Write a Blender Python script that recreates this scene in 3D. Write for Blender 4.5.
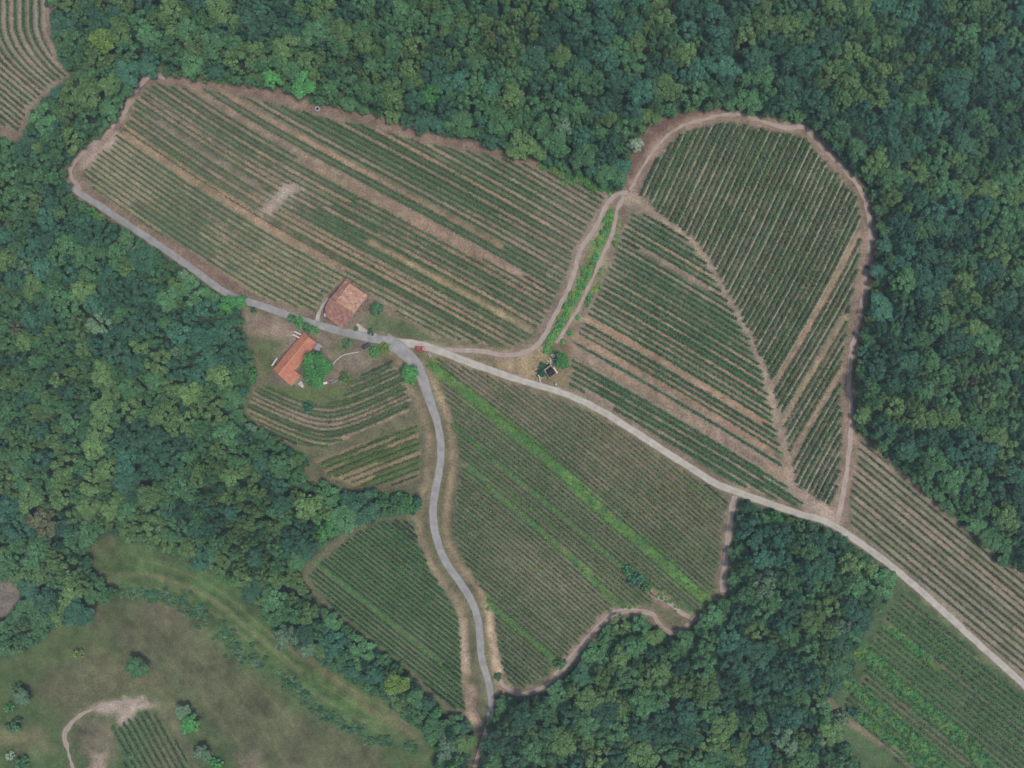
import bpy, bmesh, math, random
import numpy as np
from mathutils import Vector, Matrix

for o in list(bpy.data.objects):
    bpy.data.objects.remove(o)
scene = bpy.context.scene
R = math.radians

# ------------------------------------------------------------------ camera, sky, sun, exposure
D = 287.0            # drone height above the road junction (m)
MP = 0.42            # metres per pixel of the photograph on the z = 0 level
cam_d = bpy.data.cameras.new('camera')
cam = bpy.data.objects.new('camera', cam_d)
scene.collection.objects.link(cam)
cam.location = (0, 0, D)
cam.rotation_euler = (0, 0, 0)
cam_d.sensor_width = 36.0
cam_d.lens = 36.0 * D / (1024 * MP)
cam_d.clip_start = 1.0
cam_d.clip_end = 6000.0
scene.camera = cam

SUN_EL, SUN_AZ = 67.0, 118.0     # azimuth clockwise from north (+Y)
world = bpy.data.worlds.new('World')
scene.world = world
world.use_nodes = True
wn = world.node_tree
bg = wn.nodes['Background']
sky = wn.nodes.new('ShaderNodeTexSky')
sky.sky_type = 'NISHITA'
sky.sun_disc = False
sky.sun_elevation = R(SUN_EL)
sky.sun_rotation = R(SUN_AZ)
sky.air_density = 1.0
sky.dust_density = 3.0
sky.ozone_density = 1.5
wn.links.new(sky.outputs[0], bg.inputs[0])
bg.inputs[1].default_value = 0.08
sd = bpy.data.lights.new('sun', 'SUN')
sun = bpy.data.objects.new('sun', sd)
scene.collection.objects.link(sun)
sd.energy = 1.5
sd.angle = R(16)
sd.color = (1.0, 0.94, 0.86)
sun.rotation_euler = (R(90 - SUN_EL), 0, R(180 - SUN_AZ))
sun.location = (100, -60, 200)
scene.view_settings.view_transform = 'Standard'
scene.view_settings.look = 'None'
scene.view_settings.exposure = 1.0
scene.view_settings.gamma = 1.0
scene.view_settings.use_curve_mapping = False
scene.cycles.max_bounces = 5
scene.cycles.diffuse_bounces = 3
scene.cycles.transmission_bounces = 3
scene.cycles.volume_bounces = 0

# ------------------------------------------------------------------ helpers
def S(r, g, b):
    """sRGB 0-255 as seen in the picture -> linear surface albedo"""
    return tuple(0.7 * (c / 255 / 12.92) if c <= 10 else 0.7 * ((c / 255 + 0.055) / 1.055) ** 2.4 for c in (r, g, b))

_lat = {}
def vnoise(x, y, sc, seed=0):
    if seed not in _lat:
        _lat[seed] = np.random.RandomState(seed + 77).rand(256, 256)
    L = _lat[seed]
    x = np.asarray(x, float) / sc + 1000.37
    y = np.asarray(y, float) / sc + 1000.71
    xi = np.floor(x).astype(int); yi = np.floor(y).astype(int)
    fx = x - xi; fy = y - yi
    fx = fx * fx * (3 - 2 * fx); fy = fy * fy * (3 - 2 * fy)
    a = L[xi % 256, yi % 256]; b = L[(xi + 1) % 256, yi % 256]
    c = L[xi % 256, (yi + 1) % 256]; d = L[(xi + 1) % 256, (yi + 1) % 256]
    return (a * (1 - fx) + b * fx) * (1 - fy) + (c * (1 - fx) + d * fx) * fy

def fbm(x, y, sc, seed=0, n=3):
    s = 0; w = 0.5; t = 0
    for k in range(n):
        s = s + w * vnoise(x, y, sc / 2 ** k, seed + k); t += w; w *= 0.55
    return s / t

HC = np.array([(400,345,0),(300,150,-4),(80,180,-8),(200,280,-4),(550,170,-8),(520,330,-1),(610,200,-5),
 (740,250,-6),(860,250,-14),(780,460,0),(850,520,0),(1024,690,-2),(960,520,-8),(1024,400,-26),(1000,100,-30),
 (700,40,-20),(400,40,-18),(150,20,-18),(20,60,-14),(50,250,-22),(150,350,-18),(100,500,-34),(240,450,-16),
 (300,560,-16),(230,650,-38),(80,640,-40),(60,740,-36),(350,740,-38),(430,500,-6),(480,680,-16),(600,480,-3),
 (600,600,-9),(720,600,-12),(650,720,-26),(800,700,-16),(860,590,-3),(900,740,-10),(1000,760,-8)], float)
def H(px, py):
    """terrain height over the photograph's plan"""
    px = np.asarray(px, float); py = np.asarray(py, float)
    num = np.zeros(np.broadcast(px, py).shape); den = np.zeros_like(num)
    for cx, cy, h in HC:
        w = np.exp(-((px - cx) ** 2 + (py - cy) ** 2) / (2 * 95.0 ** 2)) + 1e-6
        num += w * h; den += w
    r = num / den
    r = r + 0.9 * (vnoise(px, py, 70, 3) - 0.5) + 0.35 * (vnoise(px, py, 23, 4) - 0.5)
    return r

def W(px, py, dz=0.0):
    """plan position -> world point lying dz above the terrain (arrays)"""
    h = H(px, py)
    k = (D - h) / D
    return (np.asarray(px, float) - 512) * MP * k, (384 - np.asarray(py, float)) * MP * k, h + dz

def Wc(px, py, hc):
    """foot of an upright thing whose top (hc above ground) stands over plan position px,py"""
    qx, qy = px, py
    for _ in range(3):
        h = H(qx, qy)
        k = (D - h - hc) / D
        x = (px - 512) * MP * k; y = (384 - py) * MP * k
        k2 = (D - h) / D
        qx = 512 + x / MP / k2; qy = 384 - y / MP / k2
    return x, y, H(qx, qy)

col = scene.collection
def link(o):
    col.objects.link(o); return o

def tag(o, label=None, cat=None, group=None, kind=None):
    if label: o['label'] = label
    if cat: o['category'] = cat
    if group: o['group'] = group
    if kind: o['kind'] = kind
    return o

def empty(name, loc, rz=0, label=None, cat=None, group=None):
    o = bpy.data.objects.new(name, None)
    o.location = [float(c) for c in loc]; o.rotation_euler = (0, 0, rz)
    o.empty_display_size = 0.5
    link(o)
    return tag(o, label, cat, group)

def mesh_np(name, V, F, mat, parent=None, smooth=False, quads=True):
    """fast mesh from numpy verts (n,3) and faces (m,4) or (m,3)"""
    me = bpy.data.meshes.new(name)
    V = np.asarray(V, np.float32); F = np.asarray(F, np.int32)
    n = F.shape[1]
    me.vertices.add(len(V)); me.vertices.foreach_set('co', V.ravel())
    me.loops.add(F.size); me.loops.foreach_set('vertex_index', F.ravel())
    me.polygons.add(len(F))
    me.polygons.foreach_set('loop_start', np.arange(0, F.size, n, dtype=np.int32))
    me.polygons.foreach_set('loop_total', np.full(len(F), n, np.int32))
    if smooth:
        me.polygons.foreach_set('use_smooth', np.ones(len(F), bool))
    me.update(calc_edges=True)
    if mat is not None: me.materials.append(mat)
    o = bpy.data.objects.new(name, me)
    if parent is not None: o.parent = parent
    return link(o)

def obj_bm(name, bm, mat, parent=None, bevel=0):
    me = bpy.data.meshes.new(name)
    bmesh.ops.recalc_face_normals(bm, faces=bm.faces)
    if bevel:
        bmesh.ops.bevel(bm, geom=list(bm.edges), offset=bevel, segments=1, affect='EDGES', profile=0.5)
    bm.to_mesh(me); bm.free()
    if mat is not None: me.materials.append(mat)
    o = bpy.data.objects.new(name, me)
    if parent is not None: o.parent = parent
    return link(o)

def box(bm, x0, x1, y0, y1, z0, z1):
    v = [bm.verts.new(p) for p in ((x0,y0,z0),(x1,y0,z0),(x1,y1,z0),(x0,y1,z0),(x0,y0,z1),(x1,y0,z1),(x1,y1,z1),(x0,y1,z1))]
    for f in ((0,3,2,1),(4,5,6,7),(0,1,5,4),(1,2,6,5),(2,3,7,6),(3,0,4,7)):
        bm.faces.new([v[i] for i in f])

def prism(bm, pts, z0, z1):
    """pts: list of (x,y); z0,z1 numbers or per-point lists"""
    n = len(pts)
    z0 = z0 if hasattr(z0, '__len__') else [z0] * n
    z1 = z1 if hasattr(z1, '__len__') else [z1] * n
    a = [bm.verts.new((p[0], p[1], z0[i])) for i, p in enumerate(pts)]
    b = [bm.verts.new((p[0], p[1], z1[i])) for i, p in enumerate(pts)]
    bm.faces.new(a[::-1]); bm.faces.new(b)
    for i in range(n):
        j = (i + 1) % n
        bm.faces.new((a[i], a[j], b[j], b[i]))

def cyl(bm, x, y, z0, z1, r0, r1=None, n=12):
    r1 = r0 if r1 is None else r1
    a = [bm.verts.new((x + r0 * math.cos(t), y + r0 * math.sin(t), z0)) for t in np.linspace(0, 2 * math.pi, n, endpoint=False)]
    b = [bm.verts.new((x + r1 * math.cos(t), y + r1 * math.sin(t), z1)) for t in np.linspace(0, 2 * math.pi, n, endpoint=False)]
    bm.faces.new(a[::-1]); bm.faces.new(b)
    for i in range(n):
        j = (i + 1) % n
        bm.faces.new((a[i], a[j], b[j], b[i]))

# ------------------------------------------------------------------ materials
def newmat(name, rough=0.9):
    m = bpy.data.materials.new(name); m.use_nodes = True
    nt = m.node_tree
    p = nt.nodes['Principled BSDF']
    p.inputs['Roughness'].default_value = rough
    p.inputs['Specular IOR Level'].default_value = 0.25
    return m, nt, p

def mat_noise(name, c1, c2, scale=3.0, rough=0.85, bump=0.0, c3=None, spec=None):
    m, nt, p = newmat(name, rough)
    if spec is not None: p.inputs['Specular IOR Level'].default_value = spec
    tc = nt.nodes.new('ShaderNodeTexCoord')
    n = nt.nodes.new('ShaderNodeTexNoise'); n.inputs['Scale'].default_value = scale; n.inputs['Detail'].default_value = 5
    r = nt.nodes.new('ShaderNodeValToRGB')
    r.color_ramp.elements[0].position = 0.35; r.color_ramp.elements[0].color = (*c1, 1)
    r.color_ramp.elements[1].position = 0.65; r.color_ramp.elements[1].color = (*c2, 1)
    if c3:
        e = r.color_ramp.elements.new(0.5); e.color = (*c3, 1)
    nt.links.new(tc.outputs['Object'], n.inputs['Vector'])
    nt.links.new(n.outputs['Fac'], r.inputs['Fac']); nt.links.new(r.outputs['Color'], p.inputs['Base Color'])
    if bump:
        b = nt.nodes.new('ShaderNodeBump'); b.inputs['Strength'].default_value = bump; b.inputs['Distance'].default_value = 0.1
        nt.links.new(n.outputs['Fac'], b.inputs['Height']); nt.links.new(b.outputs['Normal'], p.inputs['Normal'])
    return m

def mat_ground():
    m, nt, p = newmat('ground', 0.95)
    p.inputs['Specular IOR Level'].default_value = 0.1
    N = nt.nodes.new; L = nt.links.new
    a = N('ShaderNodeAttribute'); a.attribute_name = 'alb'
    s = N('ShaderNodeAttribute'); s.attribute_name = 'row'
    st = N('ShaderNodeAttribute'); st.attribute_name = 'rowk'
    g = N('ShaderNodeNewGeometry')
    n1 = N('ShaderNodeTexNoise'); n1.inputs['Scale'].default_value = 1.3; n1.inputs['Detail'].default_value = 6
    n2 = N('ShaderNodeTexNoise'); n2.inputs['Scale'].default_value = 0.28; n2.inputs['Detail'].default_value = 4
    L(g.outputs['Position'], n1.inputs['Vector']); L(g.outputs['Position'], n2.inputs['Vector'])
    def math_(op, x, y=None, clamp=False):
        q = N('ShaderNodeMath'); q.operation = op; q.use_clamp = clamp
        for i, v in enumerate((x, y)):
            if v is None: continue
            if isinstance(v, (int, float)): q.inputs[i].default_value = v
            else: L(v, q.inputs[i])
        return q.outputs[0]
    mk = N('ShaderNodeAttribute'); mk.attribute_name = 'midk'
    # distance to nearest vine row (0 at the row, .5 mid lane), slightly wobbling
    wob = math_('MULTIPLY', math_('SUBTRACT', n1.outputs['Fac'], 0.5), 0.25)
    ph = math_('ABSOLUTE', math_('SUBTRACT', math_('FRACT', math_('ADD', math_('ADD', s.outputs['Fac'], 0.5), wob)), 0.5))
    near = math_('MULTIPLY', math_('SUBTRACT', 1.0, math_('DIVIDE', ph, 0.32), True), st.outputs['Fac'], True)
    mid = math_('MULTIPLY', math_('MULTIPLY', math_('SUBTRACT', math_('MULTIPLY', ph, 7.0), 2.3, True), st.outputs['Fac'], True), mk.outputs['Fac'], True)
    # fine mottling
    f = math_('ADD', math_('MULTIPLY', n1.outputs['Fac'], 1.5), 0.25)
    f2 = math_('ADD', math_('MULTIPLY', n2.outputs['Fac'], 0.8), 0.6)
    mm = math_('MULTIPLY', f, f2)
    vm = N('ShaderNodeVectorMath'); vm.operation = 'SCALE'
    L(a.outputs['Color'], vm.inputs[0]); L(mm, vm.inputs['Scale'])
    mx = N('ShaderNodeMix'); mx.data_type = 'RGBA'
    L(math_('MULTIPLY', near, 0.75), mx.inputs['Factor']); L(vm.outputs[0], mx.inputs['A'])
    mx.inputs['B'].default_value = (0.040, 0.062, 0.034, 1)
    mx2 = N('ShaderNodeMix'); mx2.data_type = 'RGBA'
    L(mid, mx2.inputs['Factor']); L(mx.outputs['Result'], mx2.inputs['A'])
    mx2.inputs['B'].default_value = (*S(158, 150, 128), 1)
    L(mx2.outputs['Result'], p.inputs['Base Color'])
    b = N('ShaderNodeBump'); b.inputs['Strength'].default_value = 0.6; b.inputs['Distance'].default_value = 0.35
    L(n1.outputs['Fac'], b.inputs['Height']); L(b.outputs['Normal'], p.inputs['Normal'])
    return m

def mat_leaf(name, base=None, amp=0.55):
    """leaf colour comes from the thing's own tint and a per-clump variation"""
    m = bpy.data.materials.new(name); m.use_nodes = True
    nt = m.node_tree; N = nt.nodes.new; L = nt.links.new
    p = nt.nodes['Principled BSDF']; out = nt.nodes['Material Output']
    p.inputs['Roughness'].default_value = 0.75; p.inputs['Specular IOR Level'].default_value = 0.12
    v = N('ShaderNodeAttribute'); v.attribute_name = 'var'
    sc = N('ShaderNodeMath'); sc.operation = 'MULTIPLY_ADD'; sc.inputs[1].default_value = amp * 2; sc.inputs[2].default_value = 1 - amp
    L(v.outputs['Fac'], sc.inputs[0])
    vm = N('ShaderNodeVectorMath'); vm.operation = 'SCALE'
    L(sc.outputs[0], vm.inputs['Scale'])
    if base is None:
        t = N('ShaderNodeAttribute'); t.attribute_type = 'INSTANCER'; t.attribute_name = 'tint'
        L(t.outputs['Color'], vm.inputs[0])
    else:
        vm.inputs[0].default_value = base
    L(vm.outputs[0], p.inputs['Base Color'])
    tr = N('ShaderNodeBsdfTranslucent'); L(vm.outputs[0], tr.inputs['Color'])
    ms = N('ShaderNodeMixShader'); ms.inputs[0].default_value = 0.22
    L(p.outputs[0], ms.inputs[1]); L(tr.outputs[0], ms.inputs[2]); L(ms.outputs[0], out.inputs['Surface'])
    return m

M_ground = mat_ground()
M_leaf = mat_leaf('leaf')
M_vine = mat_leaf('vine_leaf', None, 0.38)
M_bark = mat_noise('bark', S(70, 62, 54), S(105, 95, 84), 4, 0.95)
M_stone = mat_noise('stone_wall', S(135, 126, 112), S(178, 168, 150), 2.2, 0.9, 0.5)
M_plaster = mat_noise('plaster', S(185, 172, 150), S(205, 195, 176), 1.2, 0.9)
M_wood = mat_noise('old_wood', S(88, 70, 55), S(120, 98, 78), 5, 0.85)
M_white = mat_noise('white_paint', S(205, 203, 198), S(228, 226, 220), 3, 0.6)
M_greymetal = mat_noise('grey_metal', S(120, 126, 130), S(150, 155, 158), 2, 0.5)
M_dark = mat_noise('dark_opening', S(30, 28, 32), S(48, 44, 48), 3, 0.8)
M_concrete = mat_noise('concrete', S(165, 160, 150), S(195, 190, 180), 3, 0.9, 0.2)
M_rubber = mat_noise('rubber', S(28, 28, 30), S(40, 40, 42), 8, 0.8)

def mat_road(name, c1, c2, c3):
    m, nt, p = newmat(name, 0.92)
    N = nt.nodes.new; L = nt.links.new
    g = N('ShaderNodeNewGeometry')
    n1 = N('ShaderNodeTexNoise'); n1.inputs['Scale'].default_value = 0.35; n1.inputs['Detail'].default_value = 6
    n2 = N('ShaderNodeTexNoise'); n2.inputs['Scale'].default_value = 3.0; n2.inputs['Detail'].default_value = 4
    L(g.outputs['Position'], n1.inputs['Vector']); L(g.outputs['Position'], n2.inputs['Vector'])
    r = N('ShaderNodeValToRGB')
    r.color_ramp.elements[0].position = 0.32; r.color_ramp.elements[0].color = (*c1, 1)
    r.color_ramp.elements[1].position = 0.7; r.color_ramp.elements[1].color = (*c2, 1)
    L(n1.outputs['Fac'], r.inputs['Fac'])
    at = N('ShaderNodeAttribute'); at.attribute_name = 'edge'
    # worn verge / strip between the wheel tracks
    e = N('ShaderNodeMath'); e.operation = 'ADD'; L(at.outputs['Fac'], e.inputs[0])
    q = N('ShaderNodeMath'); q.operation = 'MULTIPLY_ADD'; q.inputs[1].default_value = 1.1; q.inputs[2].default_value = -0.55
    L(n2.outputs['Fac'], q.inputs[0]); L(q.outputs[0], e.inputs[1])
    cl = N('ShaderNodeClamp'); L(e.outputs[0], cl.inputs[0])
    mx = N('ShaderNodeMix'); mx.data_type = 'RGBA'; L(cl.outputs[0], mx.inputs['Factor'])
    L(r.outputs['Color'], mx.inputs['A']); mx.inputs['B'].default_value = (*c3, 1)
    L(mx.outputs['Result'], p.inputs['Base Color'])
    b = N('ShaderNodeBump'); b.inputs['Strength'].default_value = 0.3; b.inputs['Distance'].default_value = 0.05
    L(n2.outputs['Fac'], b.inputs['Height']); L(b.outputs['Normal'], p.inputs['Normal'])
    return m
M_asphalt = mat_road('worn_asphalt', S(136, 137, 137), S(162, 161, 158), S(146, 134, 118))
M_gravel = mat_road('pale_gravel', S(166, 161, 150), S(190, 185, 174), S(140, 130, 112))
M_track = mat_road('dirt_track', S(156, 141, 130), S(176, 162, 150), S(138, 122, 106))

def mat_tiles(name, c1, c2, c3, sc=0.5):
    m, nt, p = newmat(name, 0.85)
    N = nt.nodes.new; L = nt.links.new
    tc = N('ShaderNodeTexCoord')
    n = N('ShaderNodeTexNoise'); n.inputs['Scale'].default_value = sc; n.inputs['Detail'].default_value = 5; n.inputs['Roughness'].default_value = 0.7
    L(tc.outputs['Object'], n.inputs['Vector'])
    r = N('ShaderNodeValToRGB')
    r.color_ramp.elements[0].position = 0.33; r.color_ramp.elements[0].color = (*c1, 1)
    r.color_ramp.elements[1].position = 0.66; r.color_ramp.elements[1].color = (*c3, 1)
    e = r.color_ramp.elements.new(0.5); e.color = (*c2, 1)
    L(n.outputs['Fac'], r.inputs['Fac'])
    v = N('ShaderNodeTexVoronoi'); v.inputs['Scale'].default_value = 3.2
    L(tc.outputs['Object'], v.inputs['Vector'])
    mx = N('ShaderNodeMix'); mx.data_type = 'RGBA'; mx.blend_type = 'MULTIPLY'; mx.inputs['Factor'].default_value = 0.35
    L(r.outputs['Color'], mx.inputs['A']); L(v.outputs['Color'], mx.inputs['B'])
    L(mx.outputs['Result'], p.inputs['Base Color'])
    w = N('ShaderNodeTexWave'); w.inputs['Scale'].default_value = 1.6; w.wave_type = 'BANDS'; w.bands_direction = 'Y'
    L(tc.outputs['Object'], w.inputs['Vector'])
    b = N('ShaderNodeBump'); b.inputs['Strength'].default_value = 0.7; b.inputs['Distance'].default_value = 0.08
    L(w.outputs['Fac'], b.inputs['Height']); L(b.outputs['Normal'], p.inputs['Normal'])
    return m
M_tile_old = mat_tiles('old_roof_tiles', S(172, 122, 108), S(206, 158, 134), S(226, 196, 162), 0.8)
M_tile_red = mat_tiles('red_roof_tiles', S(146, 104, 96), S(172, 124, 112), S(200, 158, 136), 0.8)
M_tile_new = mat_tiles('orange_roof_tiles', S(192, 122, 98), S(206, 136, 108), S(218, 154, 126), 0.5)

# ------------------------------------------------------------------ plan of the place (photo plan units)
P = {}
P['A'] = [(150,73),(165,75),(200,80),(240,84),(275,88),(305,98),(320,103),(345,107),(380,116),(400,124),(430,131),(455,138),(480,143),(510,152),(535,160),(560,168),(590,180),(612,190),(624,190),(622,200),(608,203),(595,228),(580,252),(572,280),(560,305),(550,325),(540,342),(525,352),(505,357),(480,354),(455,351),(430,347),(400,338),(345,328),(315,322),(290,315),(250,303),(225,290),(190,266),(150,241),(110,216),(85,198),(68,184),(65,168),(75,155),(95,140),(112,122),(125,100),(137,82)]
P['A0'] = [(-60,-60),(54,-60),(53,0),(51,30),(60,60),(72,78),(50,92),(33,112),(25,135),(15,145),(0,137),(-60,110)]
P['H'] = [(622,195),(626,172),(634,143),(655,120),(680,112),(700,110),(740,111),(765,115),(790,121),(806,124),(822,138),(837,155),(852,175),(867,192),(875,205),(878,225),(877,250),(873,280),(867,310),(859,340),(854,365),(851,385),(855,400),(857,428),(868,440),(895,465),(925,490),(960,520),(1000,555),(1024,573),(1090,635),(1090,745),(1040,704),(1010,676),(970,640),(940,612),(900,577),(870,554),(850,540),(825,525),(800,518),(765,507),(735,496),(715,487),(680,465),(640,439),(605,417),(580,404),(560,396),(540,390),(540,340),(555,345),(578,308),(600,262),(612,235)]
P['W'] = [(622,195),(608,205),(595,230),(580,254),(572,282),(560,307),(550,327),(530,345),(430,336),(390,332),(390,358),(430,362),(500,380),(560,398),(575,390),(575,320),(600,262),(618,215)]
P['D'] = [(415,350),(440,352),(480,365),(510,376),(540,384),(580,398),(605,411),(640,433),(680,459),(715,481),(737,492),(738,505),(733,520),(729,550),(728,580),(735,594),(715,605),(702,618),(688,632),(672,638),(660,630),(648,618),(622,617),(605,628),(588,650),(572,670),(560,684),(540,694),(515,700),(500,697),(492,715),(482,740),(474,800),(462,800),(474,735),(470,724),(441,711),(406,671),(356,633),(320,605),(300,580),(303,565),(325,546),(350,527),(370,521),(395,514),(418,512),(424,500),(416,497),(380,494),(350,493),(335,487),(308,484),(302,468),(312,458),(290,449),(262,432),(241,412),(244,395),(258,380),(250,350),(242,330),(243,306),(290,318),(330,330),(370,334),(395,338)]
P['BR'] = [(897,575),(940,612),(970,640),(1010,676),(1040,704),(1090,745),(1090,830),(870,830),(862,768),(845,740),(832,715),(828,700),(843,682),(853,660),(860,640),(872,620),(885,600)]
P['M'] = [(85,548),(110,533),(150,548),(185,560),(215,573),(250,598),(265,618),(300,653),(345,676),(390,703),(420,730),(435,750),(440,830),(-60,830),(-60,657),(0,657),(25,650),(50,630),(72,612),(95,603),(118,600),(115,590),(95,575)]
P['B0'] = [(-60,578),(12,580),(22,590),(20,605),(8,617),(-60,625)]

road_main = [(60,177),(75,190),(100,206),(130,226),(160,246),(190,267),(220,289),(240,299),(262,306),(290,316),(315,324),(345,332),(370,338),(395,342)]
road_gravel = [(395,342),(420,345),(440,351),(460,359),(485,368),(510,377),(540,386),(560,392),(580,400),(605,413),(640,435),(680,461),(715,483),(735,491),(765,502),(800,514),(825,521),(850,536),(870,550),(900,573),(940,608),(970,636),(1010,672),(1045,704),(1090,742)]
road_south = [(385,340),(398,347),(410,358),(418,368),(423,380),(428,395),(434,412),(439,430),(441,452),(439,472),(435,492),(433,515),(437,540),(446,562),(459,581),(471,600),(478,620),(480,640),(482,660),(488,680),(491,700),(490,715)]
track_south = [(490,713),(486,732),(478,755),(470,785),(466,820)]
track_one = [(628,193),(618,194),(608,203),(595,228),(580,252),(572,280),(560,305),(550,325),(540,342),(525,352),(505,355),(480,351),(455,350),(436,349)]
track_two = [(624,196),(617,210),(613,232),(601,260),(590,284),(578,308),(566,328),(556,343)]
track_heart = [(630,190),(642,168),(657,146),(670,133),(682,126),(701,120),(726,114),(745,116),(765,122),(785,128),(803,127),(812,135),(825,150),(840,165),(855,182),(866,203),(870,230),(869,255),(866,275),(862,300),(857,330),(851,355),(849,385),(851,410),(850,440),(846,475),(842,500),(836,524)]
track_bank = [(630,197),(665,222),(695,245),(712,272),(735,312),(752,345),(765,380),(774,408),(782,440),(790,465),(797,492),(832,518)]
track_west = [(165,78),(150,76),(138,88),(130,98),(123,115),(108,131),(90,147),(76,160),(70,175),(80,190)]
track_east = [(735,496),(731,515),(727,545),(724,575),(723,592)]
track_d1 = [(556,676),(568,662),(580,648),(600,625),(618,612),(650,613),(657,622),(665,630),(673,633),(683,628),(697,617)]
track_d2 = [(690,617),(680,612),(670,603),(658,597)]
track_d0 = [(500,680),(505,687),(520,694),(540,689),(556,678)]
verge_w = [(395,352),(405,375),(417,400),(428,425),(430,450),(428,480),(420,500),(420,530),(430,560),(445,585),(460,605),(465,640),(466,680),(474,715)]
verge_e = [(424,365),(432,380),(442,402),(450,430),(453,460),(448,500),(446,530),(455,556),(470,578),(484,600),(490,630),(495,665),(500,690)]
loop_bl = [(78,790),(70,757),(65,737),(70,724),(86,712),(104,704),(124,702),(140,700)]

def segdist(px, py, line, closed=False):
    """distance to a polyline and which side / parameter (px units)"""
    best = np.full(px.shape, 1e9)
    n = len(line)
    for i in range(n if closed else n - 1):
        ax, ay = line[i]; bx, by = line[(i + 1) % n]
        dx, dy = bx - ax, by - ay
        L2 = dx * dx + dy * dy + 1e-9
        t = np.clip(((px - ax) * dx + (py - ay) * dy) / L2, 0, 1)
        best = np.minimum(best, np.hypot(px - ax - t * dx, py - ay - t * dy))
    return best

def inside(px, py, poly):
    r = np.zeros(np.shape(px), bool)
    n = len(poly)
    for i in range(n):
        x0, y0 = poly[i]; x1, y1 = poly[(i + 1) % n]
        if y0 == y1: continue
        c = ((y0 > py) != (y1 > py)) & (px < (x1 - x0) * (py - y0) / (y1 - y0) + x0)
        r ^= c
    return r

def sdist(px, py, poly):
    """signed: positive inside"""
    d = segdist(px, py, poly, True)
    return np.where(inside(px, py, poly), d, -d)

def smooth_line(line, step=3.0):
    """Catmull-Rom resample"""
    p = np.array(line, float)
    q = np.vstack([2 * p[0] - p[1], p, 2 * p[-1] - p[-2]])
    out = []
    for i in range(1, len(q) - 2):
        p0, p1, p2, p3 = q[i - 1:i + 3]
        n = max(2, int(np.hypot(*(p2 - p1)) / step))
        for t in np.arange(n) / n:
            out.append(0.5 * ((2 * p1) + (-p0 + p2) * t + (2 * p0 - 5 * p1 + 4 * p2 - p3) * t ** 2 + (-p0 + 3 * p1 - 3 * p2 + p3) * t ** 3))
    out.append(q[-2])
    return np.array(out)

# ---- vineyards: s(x,y) counts the vine rows
xs = np.arange(-80, 1120.0)
slA = np.interp(xs, [60, 120, 200, 290, 360, 450, 620], [0.72, 0.70, 0.66, 0.56, 0.53, 0.55, 0.60])
cumA = np.cumsum(slA)
def sA(x, y): return (y - np.interp(x, xs, cumA)) / 6.2
def sH(x, y): return (x + 0.53 * y + 4 * np.sin(y / 60.0)) / 6.0
def sT(x, y): return (y - 0.55 * (x - 560) - 0.00018 * (x - 560) ** 2) / 6.2
ws = np.arange(600, 1600.0); cumD = np.cumsum(np.interp(ws, [850, 1150], [0, 0.065]))
def sD(x, y): return (y - 0.74 * x - np.interp(x + y, ws, cumD)) / 5.0
def sF(x, y): return (y - 0.79 * x) / 5.6
def sSE(x, y): return (y - 0.82 * x) / 8.0
ys0 = np.arange(-100, 300.0); cum0 = np.cumsum(np.interp(ys0, [22, 75], [0, 1.2]))
def s0(x, y): return (x - np.interp(y, ys0, cum0)) / 8.0
def sG(x, y): return (y + 0.5 * (np.sqrt((x - 328) ** 2 + 25 ** 2) - 25)) / 4.8
def sG2(x, y): return (y + 0.39 * x) / 6.2
def sBR(x, y): return (y - 0.8 * x) / 7.0
def sBL(x, y): return (x - 0.55 * y) / 7.0

# name: polygon of the planted area, row function, axis followed, density of leaves, tint, width
V = {}
V['A'] = dict(poly=[(156,82),(176,86),(210,90),(250,97),(290,108),(325,118),(360,124),(400,136),(440,146),(480,152),(520,162),(560,176),(600,192),(606,198),(590,224),(574,250),(566,276),(553,304),(543,324),(532,338),(512,348),(480,344),(445,338),(420,326),(395,310),(368,292),(350,280),(343,280),(330,294),(316,312),(295,308),(262,297),(230,280),(195,255),(160,234),(120,208),(92,188),(84,176),(92,160),(108,148),(116,136),(128,120),(134,104),(144,90)],
   s=sA, ax='x', wid=.24, dens=.50, field='big northwest vineyard', ref='the lane', tint=(0.048,0.128,0.062), lanes='A')
V['H'] = dict(poly=[(636,192),(650,170),(664,149),(680,134),(700,127),(726,121),(762,128),(800,134),(812,145),(826,162),(842,178),(856,196),(862,215),(861,240),(858,265),(853,290),(849,315),(846,340),(842,365),(840,395),(843,430),(840,465),(836,495),(830,507),(812,497),(797,485),(790,458),(784,430),(776,398),(765,366),(751,335),(734,303),(715,271),(699,244),(666,219)],
   s=sH, ax='y', wid=.34, dens=1.15, field='heart-shaped east vineyard', ref='its west edge', tint=(0.046,0.116,0.054), lanes='H')
V['T'] = dict(poly=[(632,210),(662,220),(690,241),(707,265),(730,305),(748,338),(761,369),(769,398),(776,430),(782,452),(784,474),(790,490),(806,505),(796,508),(765,495),(738,484),(715,474),(680,450),(640,425),(605,403),(585,392),(568,384),(572,366),(570,345),(582,322),(596,294),(612,262),(620,236)],
   s=sT, ax='x', wid=.28, dens=.85, field='triangular central vineyard', ref='its top corner', tint=(0.037,0.119,0.065), lanes='T')
V['D'] = dict(poly=[(436,358),(480,372),(510,384),(540,393),(580,407),(605,421),(640,443),(680,468),(715,490),(729,500),(724,515),(720,545),(717,575),(715,590),(704,604),(692,610),(680,602),(664,594),(650,604),(618,606),(600,616),(584,636),(566,656),(548,676),(522,688),(508,682),(500,660),(496,635),(491,605),(478,582),(462,558),(453,535),(455,505),(460,470),(458,440),(452,415),(442,392)],
   s=sD, ax='x', wid=.2, dens=0.5, field='lower vineyard beside the south road', ref='the gravel road', tint=(0.053,0.123,0.057), lanes='D')
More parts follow.
